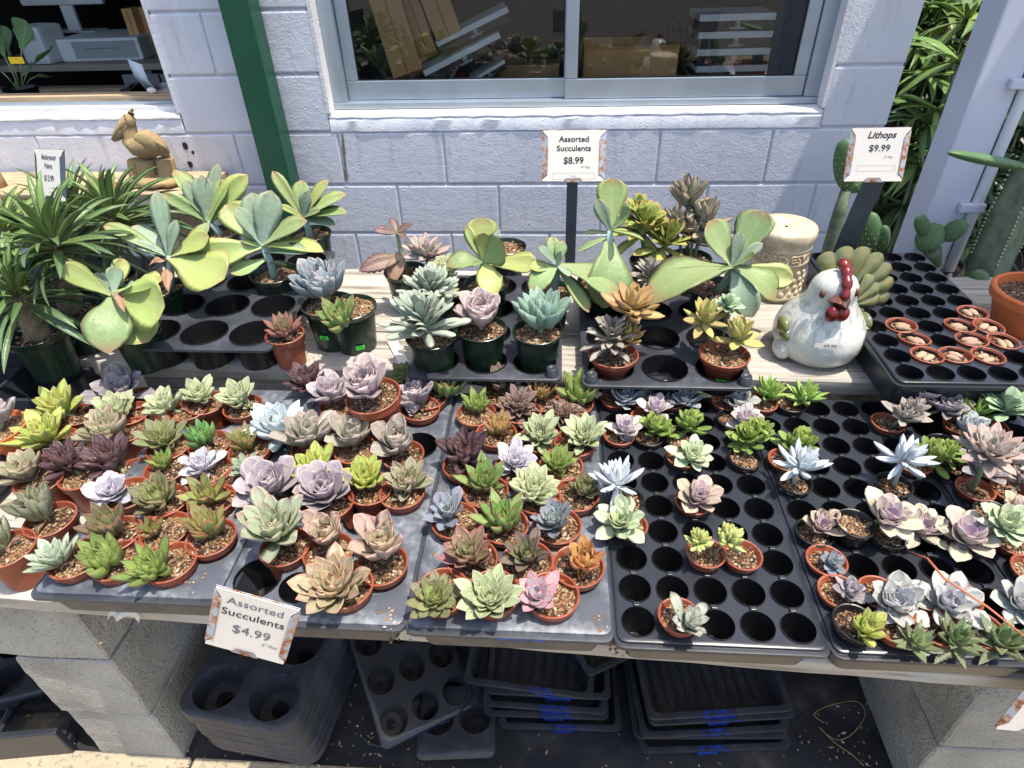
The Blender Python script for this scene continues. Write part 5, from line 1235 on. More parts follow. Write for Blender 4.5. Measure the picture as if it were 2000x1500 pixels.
for s_ in (-1, 1): ellip(b, (-.022+.0105*s_, -.086, .160), (.0155, .014, .0195), 14, 10)
b.build('wattle', RG, ro, True)
for s_ in (-1, 1):
    b = MB(); ellip(b, (HC.x-.006 + s_*.037, HC.y-.031, .197), (.0065, .007, .0105), 12, 8); b.build('eye', BG, ro, True)
for s_ in (-1, 1):     # wings with scalloped feathers
    b = MB()
    for j, (dy, dz, sc) in enumerate(((.0, .0, 1), (-.012, -.018, .85), (.018, -.022, .8), (.004, -.040, .7))):
        ellip(b, (s_*(.096-.004*j), -.012+dy, .090+dz), (.012, .026*sc, .021*sc), 14, 10)
    b.build('wing', GG, ro, True)
    b = MB(); ellip(b, (s_*.088, -.020, .030), (.020, .030, .026), 14, 10); b.build('wing_tip', WG, ro, True)
def fan(R0, th_, a0, a1, lobes, c, seed):
    b = MB(); na, nr = lobes*10, 9
    for side in (-1, 1):
        for i in range(na+1):
            t_ = i/na; a = R(a0 + (a1-a0)*t_); lb = abs(math.sin(math.pi*lobes*t_)); rr = R0*(.90 + .10*lb**.6)
            for j in range(nr+1):
                q = j/nr; y = side*th_*math.sqrt(max(0, 1-q**3))*(.45 + .55*(lb**.5 if q > .25 else 1))
                b.v.append((c[0] + rr*q*math.cos(a), c[1] + y, c[2] + rr*q*math.sin(a)))
    m_ = (na+1)*(nr+1)
    for s_ in (0, 1):
        for i in range(na):
            for j in range(nr):
                f = (s_*m_+i*(nr+1)+j, s_*m_+i*(nr+1)+j+1, s_*m_+(i+1)*(nr+1)+j+1, s_*m_+(i+1)*(nr+1)+j); b.f.append(f if s_ == 0 else f[::-1]); b.mi.append(0)
    return b
fan(.135, .020, -38, 128, 8, (.070, .085, .104), 1).build('tail', GG, ro, True)
fan(.085, .018, -40, 70, 4, (.083, .066, .098), 2).build('lower_tail', GG, ro, True)
b = MB(); M = Matrix.Translation((-.028, -.1005, .085)) @ Matrix.Rotation(R(-16), 4, 'Z') @ Matrix.Rotation(R(-3), 4, 'Y') @ Matrix.Rotation(R(82), 4, 'X')
b.bbox(-.028, .028, -.0055, .0055, 0, .0005, .0001, M); tagp = b.build('price_label', WHITECARD, ro)
inst('lettering', text_mesh('lettering', '49.99', .012, FADED), tagp, M @ Matrix.Translation((.004, -.004, .0009)))

# toad house
SAND = glaze('cream_ceramic', (204,190,164), (170,150,120), (212,200,178), 30, .55)
DARK = simple('opening_shade', (14,13,12), .9)  # near-black patches paint the shade inside vent and doorway
th = at(1512, 578, SZ); to = empty('toad_house', (th.x, th.y+.03, SZ), 'cream ceramic toad house with raised lettering behind the rooster', 'ornament', rz=R(-8))
to.scale = (.95, .95, .90); b = MB(); b.lathe([(.066,0),(.070,.004),(.071,.012),(.068,.016),(.068,.100),(.070,.103),(.070,.106),(.068,.109),(.068,.136),(.070,.139),(.070,.143),(.068,.147),(.0725,.158),(.074,.170),(.074,.182),(.070,.190),(.060,.193),(.050,.190),(.044,.186),(.020,.184),(.004,.184)], 44); b.build('body', SAND, to, 60)
b = MB(); b.lathe([(.0045,.1845),(.0035,.1852),(.0005,.1852)], 12); b.build('vent_hole', DARK, to)
tm = text_mesh('lettering', '*TOAD EST*', .028, SAND, bold=.0012)
bm = bmesh.new(); bm.from_mesh(tm); r_ = bmesh.ops.extrude_face_region(bm, geom=bm.faces[:]); 
for v in [g_ for g_ in r_['geom'] if isinstance(g_, bmesh.types.BMVert)]: v.co.z += .003
bmesh.ops.subdivide_edges(bm, edges=[e_ for e_ in bm.edges if e_.calc_length() > .004], cuts=2)
for v in bm.verts:
    a = -math.pi/2 + v.co.x/.068 - .12; q = .0675 + v.co.z; v.co = Vector((q*math.cos(a), q*math.sin(a), .1135 + v.co.y))
bmesh.ops.recalc_face_normals(bm, faces=bm.faces[:]); bm.to_mesh(tm); bm.free(); inst('lettering', tm, to)
b = MB(); n = 14; aa = R(-150)   # arched doorway, its inner shade a painted patch
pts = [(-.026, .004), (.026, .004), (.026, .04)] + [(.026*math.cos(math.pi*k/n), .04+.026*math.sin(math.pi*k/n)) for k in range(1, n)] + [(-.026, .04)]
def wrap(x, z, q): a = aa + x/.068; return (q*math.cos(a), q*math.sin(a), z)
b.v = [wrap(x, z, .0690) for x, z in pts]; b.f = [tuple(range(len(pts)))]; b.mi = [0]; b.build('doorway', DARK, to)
b = MB(); b.tube([wrap(x, z, .0700) for x, z in [pts[0]] + pts[-1:2:-1] + [pts[2], pts[1]]], .004, 8); b.build('door_arch', SAND, to, True)
rg = random.Random(5)
for q in range(26):                  # raised cobbles
    a = R(-118 + 19*(q % 7) + 9*(q//7 % 2)); z = .022 + .0195*(q//7); b = MB()
    M = Matrix.Rotation(a, 4, 'Z') @ Matrix.Translation((.0672, 0, z)); ellip(b, (0, 0, 0), (.0042, .0085*rg.uniform(.8, 1.1), .0075*rg.uniform(.8, 1.1)), 10, 6, M); b.build('cobble', SAND, to, True)

# pelican statue on posts
OCH = m_concrete('sandy_ochre_stone', (186,160,112), (142,124,92), 40, .4, .8)
PB = aty(318, 352, 2.27); PZ = .7195
pe = empty('pelican_statue', (PB.x, 2.27, PZ), 'ochre stone pelican statue perched on stumps on the wall ledge', 'statue')
def pz(px, py, dy=0.0): return aty(px, py, 2.27+dy) - Vector((PB.x, 2.27, PZ))
b = MB(); cb_ = pz(308, 345); ellip(b, (cb_.x, 0, .018), (.105, .075, .022), 22, 10, f=lambda p: 1+.1*math.sin(p.x*7+p.y*5)); b.build('rock_base', OCH, pe, True)
for px0, py0, px1, py1, r_ in ((262,312,268,345,.024),(286,312,292,345,.036),(322,310,328,340,.030)):
    A, B = pz(px0, py0), pz(px1, py1); b = MB(); n = 18; vs = []
    for q, (P, rr) in enumerate(((B, r_*1.1), (A, r_), (A, r_*.9))):
        for k in range(n): a = 2*math.pi*k/n; g_ = 1+.06*(k % 2); vs.append((P.x+rr*g_*math.cos(a), P.y+rr*g_*math.sin(a), P.z + (.003 if q == 2 else 0)))
    b.add(vs, [(i*n+k, i*n+(k+1) % n, (i+1)*n+(k+1) % n, (i+1)*n+k) for i in range(2) for k in range(n)] + [tuple(2*n+k for k in range(n))]); b.build('stump', OCH, pe, 50)
b = MB()   # continuous body: tail - back - breast - neck - head
ch = [(328,302,.012),(318,292,.026),(300,284,.046),(284,282,.052),(268,280,.046),(256,270,.036),(253,257,.026),(254,246,.021),(252,236,.024),(248,230,.022),(243,228,.012)]
b.tube([pz(x, y) for x, y, _ in ch], [r_ for _, _, r_ in ch], 16); b.build('body', OCH, pe, True)
b = MB(); b.tube([pz(256,222), pz(257,216,.01), pz(259,212)], [.012, .007, .002], 8); b.build('crest', OCH, pe, True)
b = MB(); b.tube([pz(246,231,-.012), pz(236,247,-.016), pz(225,264,-.018), pz(219,273,-.018)], [.014, .013, .009, .004], 10); b.build('upper_bill', OCH, pe, True)
b = MB(); b.tube([pz(248,238,-.008), pz(240,254,-.010), pz(230,268,-.012), pz(222,275,-.014)], [.014, .018, .013, .005], 10); b.build('lower_bill', OCH, pe, True)
b = MB(); M = Matrix.Translation(pz(292, 279, -.036)) @ Matrix.Rotation(R(20), 4, 'Y'); ellip(b, (0, 0, 0), (.056, .014, .030), 20, 10, M, f=lambda p: 1-.25*max(0, p.x)); wg = b.build('wing', OCH, pe, True)
for q in range(5):
    b = MB(); A = pz(305+2*q, 276+4*q, -.046+.004*q); B = pz(326+1.5*q, 292+4*q, -.038+.005*q); b.tube([A, B], [.006, .004], 8); b.build('feather', OCH, wg, True)
b = MB(); E_ = pz(243, 226, -.0235); ellip(b, E_, (.004, .003, .004), 8, 6); b.build('eye', OCH, pe, True)
for dx in (-.02, .015):
    b = MB(); A = pz(290, 298); b.tube([A + Vector((dx, 0, 0)), A + Vector((dx, 0, -.04))], .006, 8); b.build('leg', OCH, pe, True)
# broken terracotta shard and another statue's edge on the ledge
TS = aty(172, 345, 2.22); b = MB(); n = 12
for i in range(n+1):
    for k in range(7):
        a = R(20 + 140*k/6); x = .15*i/n; e_ = .006*noise.noise(Vector((k*1.7, i*.8, 0))); rr = .038 - .012*i/n
        b.v += [(x + (e_ if i in (0, n) else 0), rr*math.cos(a), rr*math.sin(a)+e_)]
for i in range(n):
    for k in range(6): b.f.append((i*7+k, i*7+k+1, (i+1)*7+k+1, (i+1)*7+k)[::-1]); b.mi.append(0)
o = b.build('terracotta_shard', simple('rusty_terracotta', (150,88,44), .8, .25, 30, .4, 120), None, True); md = o.modifiers.new('s', 'SOLIDIFY'); md.thickness = .008
o.location = (aty(176, 345, 2.215).x, 2.205, .7215); o.rotation_euler = (0, R(6), R(-4)); tag(o, 'rusty brown curved terracotta shard lying left of the pelican', 'shard')
b = MB(); P = aty(-6, 350, 2.25); b.tube([(0,0,-.001),(.004,0,.03),(.012,0,.06),(.010,0,.085),(.002,0,.10)], [.03,.026,.018,.021,.008], 12); o = b.build('stone_figurine', OCH, None, True); o.location = (P.x-.008, 2.25, .7205); tag(o, 'ochre stone figurine cut off at the left picture edge', 'statue')

# ================================================================== LITHOPS TRAY
LX0, LX1, LY0, LY1, LZ = .618, .890, .95, 1.485, SZ+.074
open_flat(LX0-.006, LX1+.006, LY0-.006, LY1+.006, LZ-.006, .066, BLACK, 'deep black flat under the plug tray at the right of the shelf', 'trays on the high shelf', .006)
GL = [(LX0+.028 + .054*i, LY0+.027 + .0535*j) for j in range(10) for i in range(5)]
cell_tray(LX0, LX1, LY0, LY1, LZ, .058, [(x, y, .0236) for x, y in GL], BLACK, 'black fifty-hole plug tray at the right of the shelf, mostly empty', 'trays on the high shelf', bridges=[(x, y+.02675) for x, y in GL[:-5]])
LITH = leafmat('stone_plant', (196,160,124), (200,160,126), (150,112,84), rough=.8, speck=(150,108,82), speck_amt=.8)
def lith_mesh():
    b = MB()
    for s_ in (-1, 1): ellip(b, (0, .0070*s_, .001), (.0150, .0071, .0052), 16, 10, f=lambda p: 1+.05*math.sin(p.x*9))
    return b
LM_ = [lith_mesh().mesh('stone_plant', LITH, True)]
WHERE = ['left column, rear pot', 'left column, middle pot', 'left column, front pot', 'rearmost pot of the right cluster', 'second row, left', 'second row, right', 'third row, left', 'front left pot of the right cluster', 'front pot near the right picture edge', 'third row at the right picture edge']
for i, (px, py) in enumerate(((1752,640),(1773,670),(1797,703),(1940,619),(1908,646),(1966,646),(1938,675),(1912,706),(1970,708),(1992,676))):
    z = LZ + .006; S = snap(px, py, z, GL); zb = z - .05; o = empty('stone_plant', (S.x, S.y, zb), 'small terracotta pot with a tan stone plant, ' + WHERE[i], 'potted plant', 'stone plants in the plug tray')
    o.rotation_euler = (rng.gauss(0, .04), rng.gauss(0, .04), rng.uniform(0, 6)); inst('pot', POT['t2']['me'], o); inst('soil', POT['t2']['soil'][i % 4], o, Matrix.Translation((0, 0, .041)))
    for q in range(1): inst('leaf_pair', LM_[0], o, Matrix.Translation((rng.gauss(0, .002), rng.gauss(0, .002), .0425)) @ Matrix.Rotation(rng.uniform(0, 3), 4, 'Z') @ Matrix.Rotation(rng.gauss(0, .12), 4, 'X') @ Matrix.Diagonal((rng.uniform(.8, 1.1), rng.uniform(.8, 1.1), rng.uniform(.7, 1.3), 1)), (0, rng.random(), rng.random(), 1))

# ================================================================== CACTI BY THE CORNER
PADM = leafmat('cactus_pad', (84,120,60), (70,108,54), (96,130,66), rough=.5, speck=(110,130,70), speck_amt=.4, e0=.97)
OLDP = simple('old_cactus_skin', (104,116,92), .8, .25, 30, .5, 120)
AREO = simple('areole', (168,164,128), .7)
def pad(o, O, A, B, width, th_=.016, mat=PADM, dots=True, seed=0):
    """flattened pad from foot A to top B"""
    d = B-A; L = d.length; e3 = d.normalized(); e2 = (A-CAM); e2 -= e3*e2.dot(e3); e2.normalize(); e2 = (Matrix.Rotation(random.Random(seed).uniform(-.5, .5), 3, e3) @ e2); e1 = e2.cross(e3)
    M = Matrix(((e1.x, e2.x, e3.x, A.x-O.x), (e1.y, e2.y, e3.y, A.y-O.y), (e1.z, e2.z, e3.z, A.z-O.z), (0, 0, 0, 1)))
    b = MB(); ellip(b, (0, 0, L/2), (width, th_, L/2), 18, 12, M, f=lambda p: 1+.12*p.z*(1 if abs(p.z) < .9 else .6)); ob = b.build('pad', mat, o, True)
    if dots:
        s_ = MB(); rows = max(3, int(L/.014))
        for i in range(rows):
            z = L*(i+.7)/(rows+.4); w_ = width*math.sqrt(max(0, 1-((z-L/2)/(L/2))**2)); m_ = int(w_*2/.013)
            for k in range(m_):
                x = (k+.5+.5*(i % 2))/max(1, m_)*2*w_ - w_
                if abs(x) > w_*.98: continue
                y = -th_*math.sqrt(max(0, 1-(x/(width+1e-6))**2-((z-L/2)/(L/2))**2))
                ellip(s_, M @ Vector((x, y, z)), (.0015, .0015, .0015), 5, 4); s_.tube([M @ Vector((x, y, z)), M @ Vector((x*1.1+.003*math.sin(k*5+i), y-.008, z+.003))], [.0005, .0001], 3)
        if s_.f: tag(s_.build('areoles', AREO, ob), kind='stuff')
    return ob
def cpot(px, py, kind, label, zb, name='pad_cactus'):
    k_ = POT[kind]; P = at(px, py, zb + k_['h']); O = Vector((P.x, P.y, zb)); o = empty(name, O, label, 'cactus', 'cacti at the wall corner')
    inst('pot', k_['me'], o); inst('soil', k_['soil'][0], o, Matrix.Translation((0, 0, k_['h']-.012))); return o, O
y_ = 1.66
# a bench of pots behind the shelf for the cacti
cb = empty('cactus_stand', (1.15, 1.75, 0), 'low plank stand behind the shelf carrying the cacti', 'bench'); plank('plank', -.75, .9, -.14, .0, .50, .535, cb, BARE); plank('plank', -.75, .9, .006, .15, .50, .535, cb, BARE)
for xx in (-.7, .8):
    b = MB(); b.bbox(xx, xx+.08, -.13, .14, .0, .499, .004); b.build('leg', CMU, cb)
zc_ = .537
o, O = cpot(1608, 585, 'b6', 'tall thin cactus with one dotted pad left of the Lithops sign', zc_)
pts = [aty(1600, 560, y_), aty(1622, 480, y_), aty(1640, 415, y_), aty(1652, 372, y_)]
b = MB(); b.tube([p-O for p in pts], [.020, .019, .017, .013], 10); b.build('stalk', OLDP, o, True)
pad(o, O, aty(1652, 378, y_), aty(1650, 275, y_+.02), .030, seed=1); pad(o, O, aty(1655, 375, y_), aty(1690, 350, y_), .020, .012, seed=2)
o, O = cpot(1700, 515, 'b6', 'short dotted pad cactus behind the plug tray', zc_)
pad(o, O, aty(1692, 500, 1.64), aty(1698, 416, 1.66), .034, .018, seed=3); pad(o, O, aty(1718, 495, 1.64), aty(1728, 442, 1.63), .019, .012, seed=4)
b = MB(); A_ = aty(1705, 500, 1.64)-O; b.tube([(0, 0, .11), A_], [.02, .02], 8); b.build('stalk', OLDP, o, True)
o, O = cpot(1830, 510, 'b6', 'spreading pad cactus in front of the white post', zc_)
b = MB(); A_ = aty(1822, 490, 1.62)-O; b.tube([(0, 0, .11), A_], [.02, .022], 8); b.build('stalk', OLDP, o, True)
pad(o, O, aty(1795, 492, 1.62), aty(1835, 440, 1.63), .034, .016, seed=5); pad(o, O, aty(1808, 462, 1.62), aty(1795, 422, 1.62), .018, .010, seed=6); pad(o, O, aty(1835, 470, 1.62), aty(1886, 434, 1.60), .024, .012, seed=7)
o, O = cpot(1960, 640, 'b6', 'big old pad cactus leaning at the right picture edge', zc_)
b = MB(); n = 12; ax = [aty(1915, 580, 1.55), aty(1945, 500, 1.57), aty(1985, 410, 1.60), aty(2040, 300, 1.64)]; ars = MB()
for i, P_ in enumerate(ax):
    for k in range(n):
        a = 2*math.pi*k/n + .2; q = (.052 if k % 4 == 0 else .030 if k % 2 else .024)*(1, 1.15, 1.1, .9)[i]; p_ = P_ - O + Vector((math.cos(a), math.sin(a)*.8, .15*math.cos(a)))*q; b.v.append(tuple(p_))
        if k % 4 == 0 and i < 3:
            for g_ in range(12):
                p2 = p_.lerp(ax[i+1] - O + Vector((math.cos(a), math.sin(a)*.8, .15*math.cos(a)))*q, g_/12); ellip(ars, p2, (.003, .003, .003), 6, 4)
for i in range(3):
    for k in range(n): b.f.append((i*n+k, i*n+(k+1) % n, (i+1)*n+(k+1) % n, (i+1)*n+k)); b.mi.append(0)
cs_ = b.build('ribbed_stem', OLDP, o, True); tag(ars.build('areoles', AREO, cs_), kind='stuff')
b = MB(); A_ = aty(1918, 575, 1.55)-O; b.tube([(0, 0, .11), A_], [.03, .028], 8); b.build('stalk', OLDP, o, True)
pad(o, O, aty(2020, 330, 1.56), aty(1858, 299, 1.50), .012, .030, seed=9); pad(o, O, aty(1925, 565, 1.50), aty(1905, 530, 1.50), .020, .012, seed=10)
# orange bowl planter
P = at(2068, 560, .86); bo = empty('clay_bowl', (P.x, P.y+.03, SZ+.001), 'orange clay bowl planter with a small dark cactus at the right edge', 'planter')
bo.scale = (.9, .9, .78); b = MB(); b.lathe([(.06,0),(.075,.02),(.092,.09),(.094,.094),(.102,.095),(.104,.118),(.100,.122),(.092,.121),(.090,.095),(.07,.03)], 40); b.f.append(tuple(len(b.v)-40+k for k in range(40))); b.mi.append(0); b.build('bowl', CLAY, bo, 40)
inst('soil', soil_mesh('soil_bowl', .088, SOILB, 9), bo, Matrix.Translation((0, 0, .10)))
b = MB(); ellip(b, (.03, 0, .14), (.03, .03, .05), 40, 16, f=lambda p: 1+.10*math.cos(10*math.atan2(p.y, p.x))); b.build('cactus', OLDP, bo, True)
# ================================================================== UNDER THE BENCH: empty trays
GU = 'empty trays stored under the bench'
def flat_at(px, py, z, rz, w_, d_, h_, mat, label, slots=0, blue=None, tilt=(0, 0), dx=0, dy=0, ribs=0):
    """open flat whose front-left corner of the rim shows at the pixel"""
    P = at(px, py, z+h_); c, s = math.cos(rz), math.sin(rz)
    C = Vector((P.x + c*w_/2 - s*d_/2, P.y + s*w_/2 + c*d_/2, z))
    M = Matrix.Translation(C) @ Matrix.Rotation(rz, 4, 'Z') @ Matrix.Rotation(tilt[0], 4, 'X') @ Matrix.Rotation(tilt[1], 4, 'Y')
    o = open_flat(-w_/2, w_/2, -d_/2, d_/2, h_, h_, mat, label, GU, .010, name='empty_flat', slots=slots, ribs=ribs, M=M)
    if blue is not None:
        b = MB(); x0, x1 = blue; y = -d_/2
        b.bbox(x0, x1, y-.0016, y-.0012, h_-.0062, h_-.001, .0001); b.bbox(x0+.01, x1-.012, y+.001, y+.0085, h_+.0002, h_+.0006, .0001); b.bbox(x0+.015, x1-.02, y+.0065, y+.0072, .012, h_-.009, .0001)
        b.build('blue_paint', BLUEPAINT, o)
    return o
# two stacks of slotted flats sprayed blue
for i, (px, py, rz, w_, d_, bl, tx) in enumerate(((975,1420,1.5,.27,.38,(-.03,.05),.0),(945,1395,1.0,.275,.38,(-.02,.06),.0),(943,1376,-1.2,.27,.38,(-.02,.06),.0),(950,1352,.0,.27,.38,(-.02,.07),.0),(905,1330,-5.0,.28,.38,(-.0,.06),.0))):
    flat_at(px, py, .005 + .027*i, R(rz), w_, d_, .05, GREYBLK, ('lowest', 'second', 'third', 'fourth', 'topmost slotted')[i] + ' empty black flat of the middle stack under the bench', slots=9 if i == 4 else 0, blue=bl)
for i, (px, py, rz, w_, d_, bl) in enumerate(((1252,1470,5,.30,.36,(-.05,.03)),(1240,1440,3,.30,.36,None),(1255,1440,6,.29,.36,(-.04,.03)),(1270,1415,6,.285,.36,(-.04,.04)),(1268,1404,6.5,.28,.36,(-.05,.03)))):
    flat_at(px, py, .005 + .027*i, R(rz), w_*1.08, d_, .05, GREYBLK, ('lowest', 'second', 'third', 'fourth', 'topmost slotted')[i] + ' empty black flat of the right stack under the bench', slots=11 if i == 4 else 0, blue=bl)
# flat lying on top, askew, and the leaning pocket tray
o = flat_at(1150, 1320, .155, R(28), .22, .30, .04, GREYBLK, 'small grey flat lying askew on top of the middle stack')
def pocket_tray(name, w_, d_, h_, nx_, ny_, r, M, label, mat=GREYBLK, blue=None, upside=False, rc=.015):
    o = empty(name, (0, 0, 0), label, 'tray', GU); o.matrix_world = M; b = MB()
    hs = [(-w_/2 + w_*(i+.5)/nx_, -d_/2 + d_*(j+.5)/ny_, r) for j in range(ny_) for i in range(nx_)]
    out = deck_with_holes(b, -w_/2, w_/2, -d_/2, d_/2, h_, hs, rc=rc)
    skirt(b, out, [(0, h_), (.002, h_-.002), (.003, h_-.012), (.001, h_-.012), (-.001, h_-.003)])
    for x, y, q in hs: cup(b, x, y, q, h_, h_-.003, .80, drain=.45)
    me = b.mesh('body', mat, 45); bm = bmesh.new(); bm.from_mesh(me); bmesh.ops.remove_doubles(bm, verts=bm.verts[:], dist=1e-5); bm.to_mesh(me); bm.free(); me.set_sharp_from_angle(angle=R(45)); inst('body', me, o)
    if blue:
        b = MB(); b.bbox(blue[0], blue[1], -d_/2-.0036, -d_/2-.0032, h_-.010, h_-.003, .0001); b.build('blue_paint', BLUEPAINT, o)
    return o
P = at(792, 1322, .09)
pocket_tray('pocket_tray', .22, .26, .06, 3, 3, .031, Matrix.Translation(P + Vector((0, .02, -.02))) @ Matrix.Rotation(R(30), 4, 'Z') @ Matrix.Rotation(R(22), 4, 'X') @ Matrix.Rotation(R(8), 4, 'Y'), 'black pocket tray with a blue edge leaning under the bench', BLACK, blue=(-.06, .08))
P = at(893, 1408, .06)
pocket_tray('two_cup_tray', .165, .15, .062, 2, 1, .036, Matrix.Translation((P.x, P.y, .006)) @ Matrix.Rotation(R(5), 4, 'Z'), 'small two-cup black tray on the weed fabric with a dry leaf in it', GREYBLK)
b = MB(); b.v = [(0,0,0),(.012,.004,.004),(.022,.0,.012),(.03,.006,.008),(.024,.014,.002),(.01,.012,.006)]; b.f = [(0,1,5),(1,2,4,5),(2,3,4)]; b.mi = [0]*3
o = b.build('dry_leaf', BROWNL, None); o.location = (P.x-.045, P.y+.01, .014); md = o.modifiers.new('s', 'SOLIDIFY'); md.thickness = .0006; tag(o, 'curled dry leaf lying in the two-cup tray', 'leaf')
# nested stack of cup trays at the left
ORD = 'second third fourth fifth sixth seventh eighth ninth tenth eleventh twelfth thirteenth lowest'.split()
P = at(495, 1330, .22); N_ = 14
for i in range(N_):
    z = .004 + .0128*i; f = i/(N_-1)
    pocket_tray('cup_tray', .255, .36, .055, 2, 3, .052, Matrix.Translation((P.x + .022 - .012*f + rng.gauss(0, .0015), P.y + .105 - .012*f + rng.gauss(0, .002), z)) @ Matrix.Rotation(R(-7 + rng.gauss(0, .7)), 4, 'Z'),
        'uppermost black cup tray of the tall nested stack below the $4.99 sign' if i == N_-1 else ORD[N_-2-i] + ' black cup tray from the top of the tall nested stack', GREYBLK, rc=.035)['group'] = 'cup trays nested in a stack' if i < N_-1 else GU
# slatted crate at far left
P = at(40, 1400, .05); o = empty('black_crate', (P.x-.05, P.y+.12, .004), 'black slatted crate behind the left bench support', 'crate', rz=R(8))
for q in range(5):
    b = MB(); b.bbox(-.16, .16, -.18+.085*q, -.16+.085*q, .0, .03, .003); b.build('slat', BLACK, o)
for q in range(3):
    b = MB(); b.bbox(-.16+.15*q, -.145+.15*q, -.18, .18, .031, .045, .003); b.build('rail', BLACK, o)
b = MB(); b.bbox(-.17, .17, -.20, -.185, .0, .10, .004); b.build('front_board', BLACK, o)
P = at(30, 1330, .15); pocket_tray('pocket_tray', .2, .2, .06, 2, 2, .042, Matrix.Translation((P.x-.03, P.y+.08, .052)) @ Matrix.Rotation(R(20), 4, 'Z'), 'black pocket tray lying on the crate at the far left', BLACK)
# wires and twine on the fabric
b = MB(); P = at(750, 1420, .0); b.tube([(P.x + .055*math.cos(a), P.y + .045*math.sin(a), .006+.004*math.sin(a*2)) for a in [R(200 + 14*k) for k in range(16)]], .0012, 6); tag(b.build('wire_hook', STEEL, None, True), 'thin bent wire on the fabric beside the leaning tray', 'wire')
b = MB(); pts = [(1610,1412),(1590,1395),(1620,1378),(1672,1370),(1690,1395),(1668,1430),(1640,1445),(1615,1435),(1600,1420),(1630,1450),(1665,1475),(1690,1498)]
sm = []
for i in range(len(pts)-1):
    p0, p1, p2, p3 = (Vector((*pts[max(0, min(len(pts)-1, i+q))], 0)) for q in (-1, 0, 1, 2))
    for q in range(6): t_ = q/6; v_ = .5*((2*p1) + (p2-p0)*t_ + (2*p0-5*p1+4*p2-p3)*t_*t_ + (3*p1-p0-3*p2+p3)*t_**3); sm.append(at(v_.x, v_.y, .008))
b.tube(sm, .0010, 6); tag(b.build('twine', simple('tan_twine', (170,140,90), .9, .2, 60), None, True), 'loose tan twine curling on the fabric near the right blocks', 'twine')
# litter: grit, bark and fallen leaves (uncountable)
lt = MB(); rg = random.Random(11)
spots = [(395,1450,.10,120),(560,1480,.16,90),(1660,1470,.09,150),(690,1300,.14,110),(1000,1440,.25,70),(1420,1490,.22,70),(650,1420,.16,60),(720,1490,.1,70),(140,1410,.1,50)]
for px, py, sp_, n in spots:
    P = at(px, py, 0)
    for q in range(n//2):
        x, y = P.x + rg.gauss(0, sp_), P.y + rg.gauss(0, sp_*.6); s = rg.uniform(.0008, .0030); y = max(y, .50)
        if .56 > y: y = .56 + rg.random()*.1
        M = Matrix.Translation((x, y, .012)) @ Matrix.Rotation(rg.uniform(0, 6), 4, 'Z') @ Matrix.Rotation(rg.uniform(-.5, .5), 4, 'X'); sx, sy, sz = s*rg.uniform(.8, 2.8), s, s*.5
        lt.add([M @ Vector(p) for p in ((sx,0,0),(-sx,0,0),(0,sy,0),(0,-sy,0),(0,0,sz),(0,0,-sz))], ((0,2,4),(2,1,4),(1,3,4),(3,0,4),(2,0,5),(1,2,5),(3,1,5),(0,3,5)), rg.choice((0, 0, 1, 2)))
tag(lt.build('litter', [CHIP, PALECHIP, BROWNL], None), 'scattered grit, bark chips and dry leaf bits on the ground', 'litter', kind='stuff')
# spilled soil on the bench between trays
lt = MB()
for px, py, sp_, n, z in ((785,1225,.012,60,BZ),(1200,1262,.01,30,BZ),(540,690,.02,60,SZ),(600,700,.03,50,SZ),(200,1120,.05,40,BZ),(770,1200,.012,14,TZ),(470,1000,.02,14,TZ),(860,1085,.012,12,TZ),(1175,1215,.008,12,TZ),(385,1135,.012,10,TZ)):
    P = at(px, py, z)
    for q in range(n):
        s = rg.uniform(.0008, .0026); M = Matrix.Translation((P.x + rg.gauss(0, sp_), P.y + rg.gauss(0, sp_), z+.001)) @ Matrix.Rotation(rg.uniform(0, 6), 4, 'Z')
        lt.add([M @ Vector(p) for p in ((s*1.5,0,0),(-s*1.5,0,0),(0,s,0),(0,-s,0),(0,0,s*.7))], ((0,2,4),(2,1,4),(1,3,4),(3,0,4)), rg.choice((0, 0, 1)))
tag(lt.build('spilled_soil', [CHIP, PALECHIP], None), 'crumbs of soil spilled on the planks', 'soil', kind='stuff')
# torn plastic label on the bench front
b = MB(); A = at(208, 1188, .64)
for i in range(9):
    t_ = i/8; x = A.x + .05*t_; y = A.y - .012 + .006*math.sin(t_*9); z = .622 + .014*math.sin(t_*3.1) + .004*math.sin(t_*11); b.v += [(x, y, z), (x+.004, y+.006, z+.012)]
for i in range(8): b.f.append((2*i, 2*i+2, 2*i+3, 2*i+1)); b.mi.append(0)
o = b.build('torn_label', WHITECARD, None, True); md = o.modifiers.new('s', 'SOLIDIFY'); md.thickness = .0005; tag(o, 'torn whitish plastic scrap stuck to the bench front under the left tray', 'scrap')
b = MB(); A = at(778, 690, SZ)
b.bbox(-.011, .011, -.045, .045, 0, .001, .0003); o = b.build('plant_label', WHITECARD, None); o.location = (A.x, A.y, SZ+.003); o.rotation_euler = (R(3), 0, R(28)); tag(o, 'white plastic plant label lying on the shelf beside the curled grey plant', 'label')
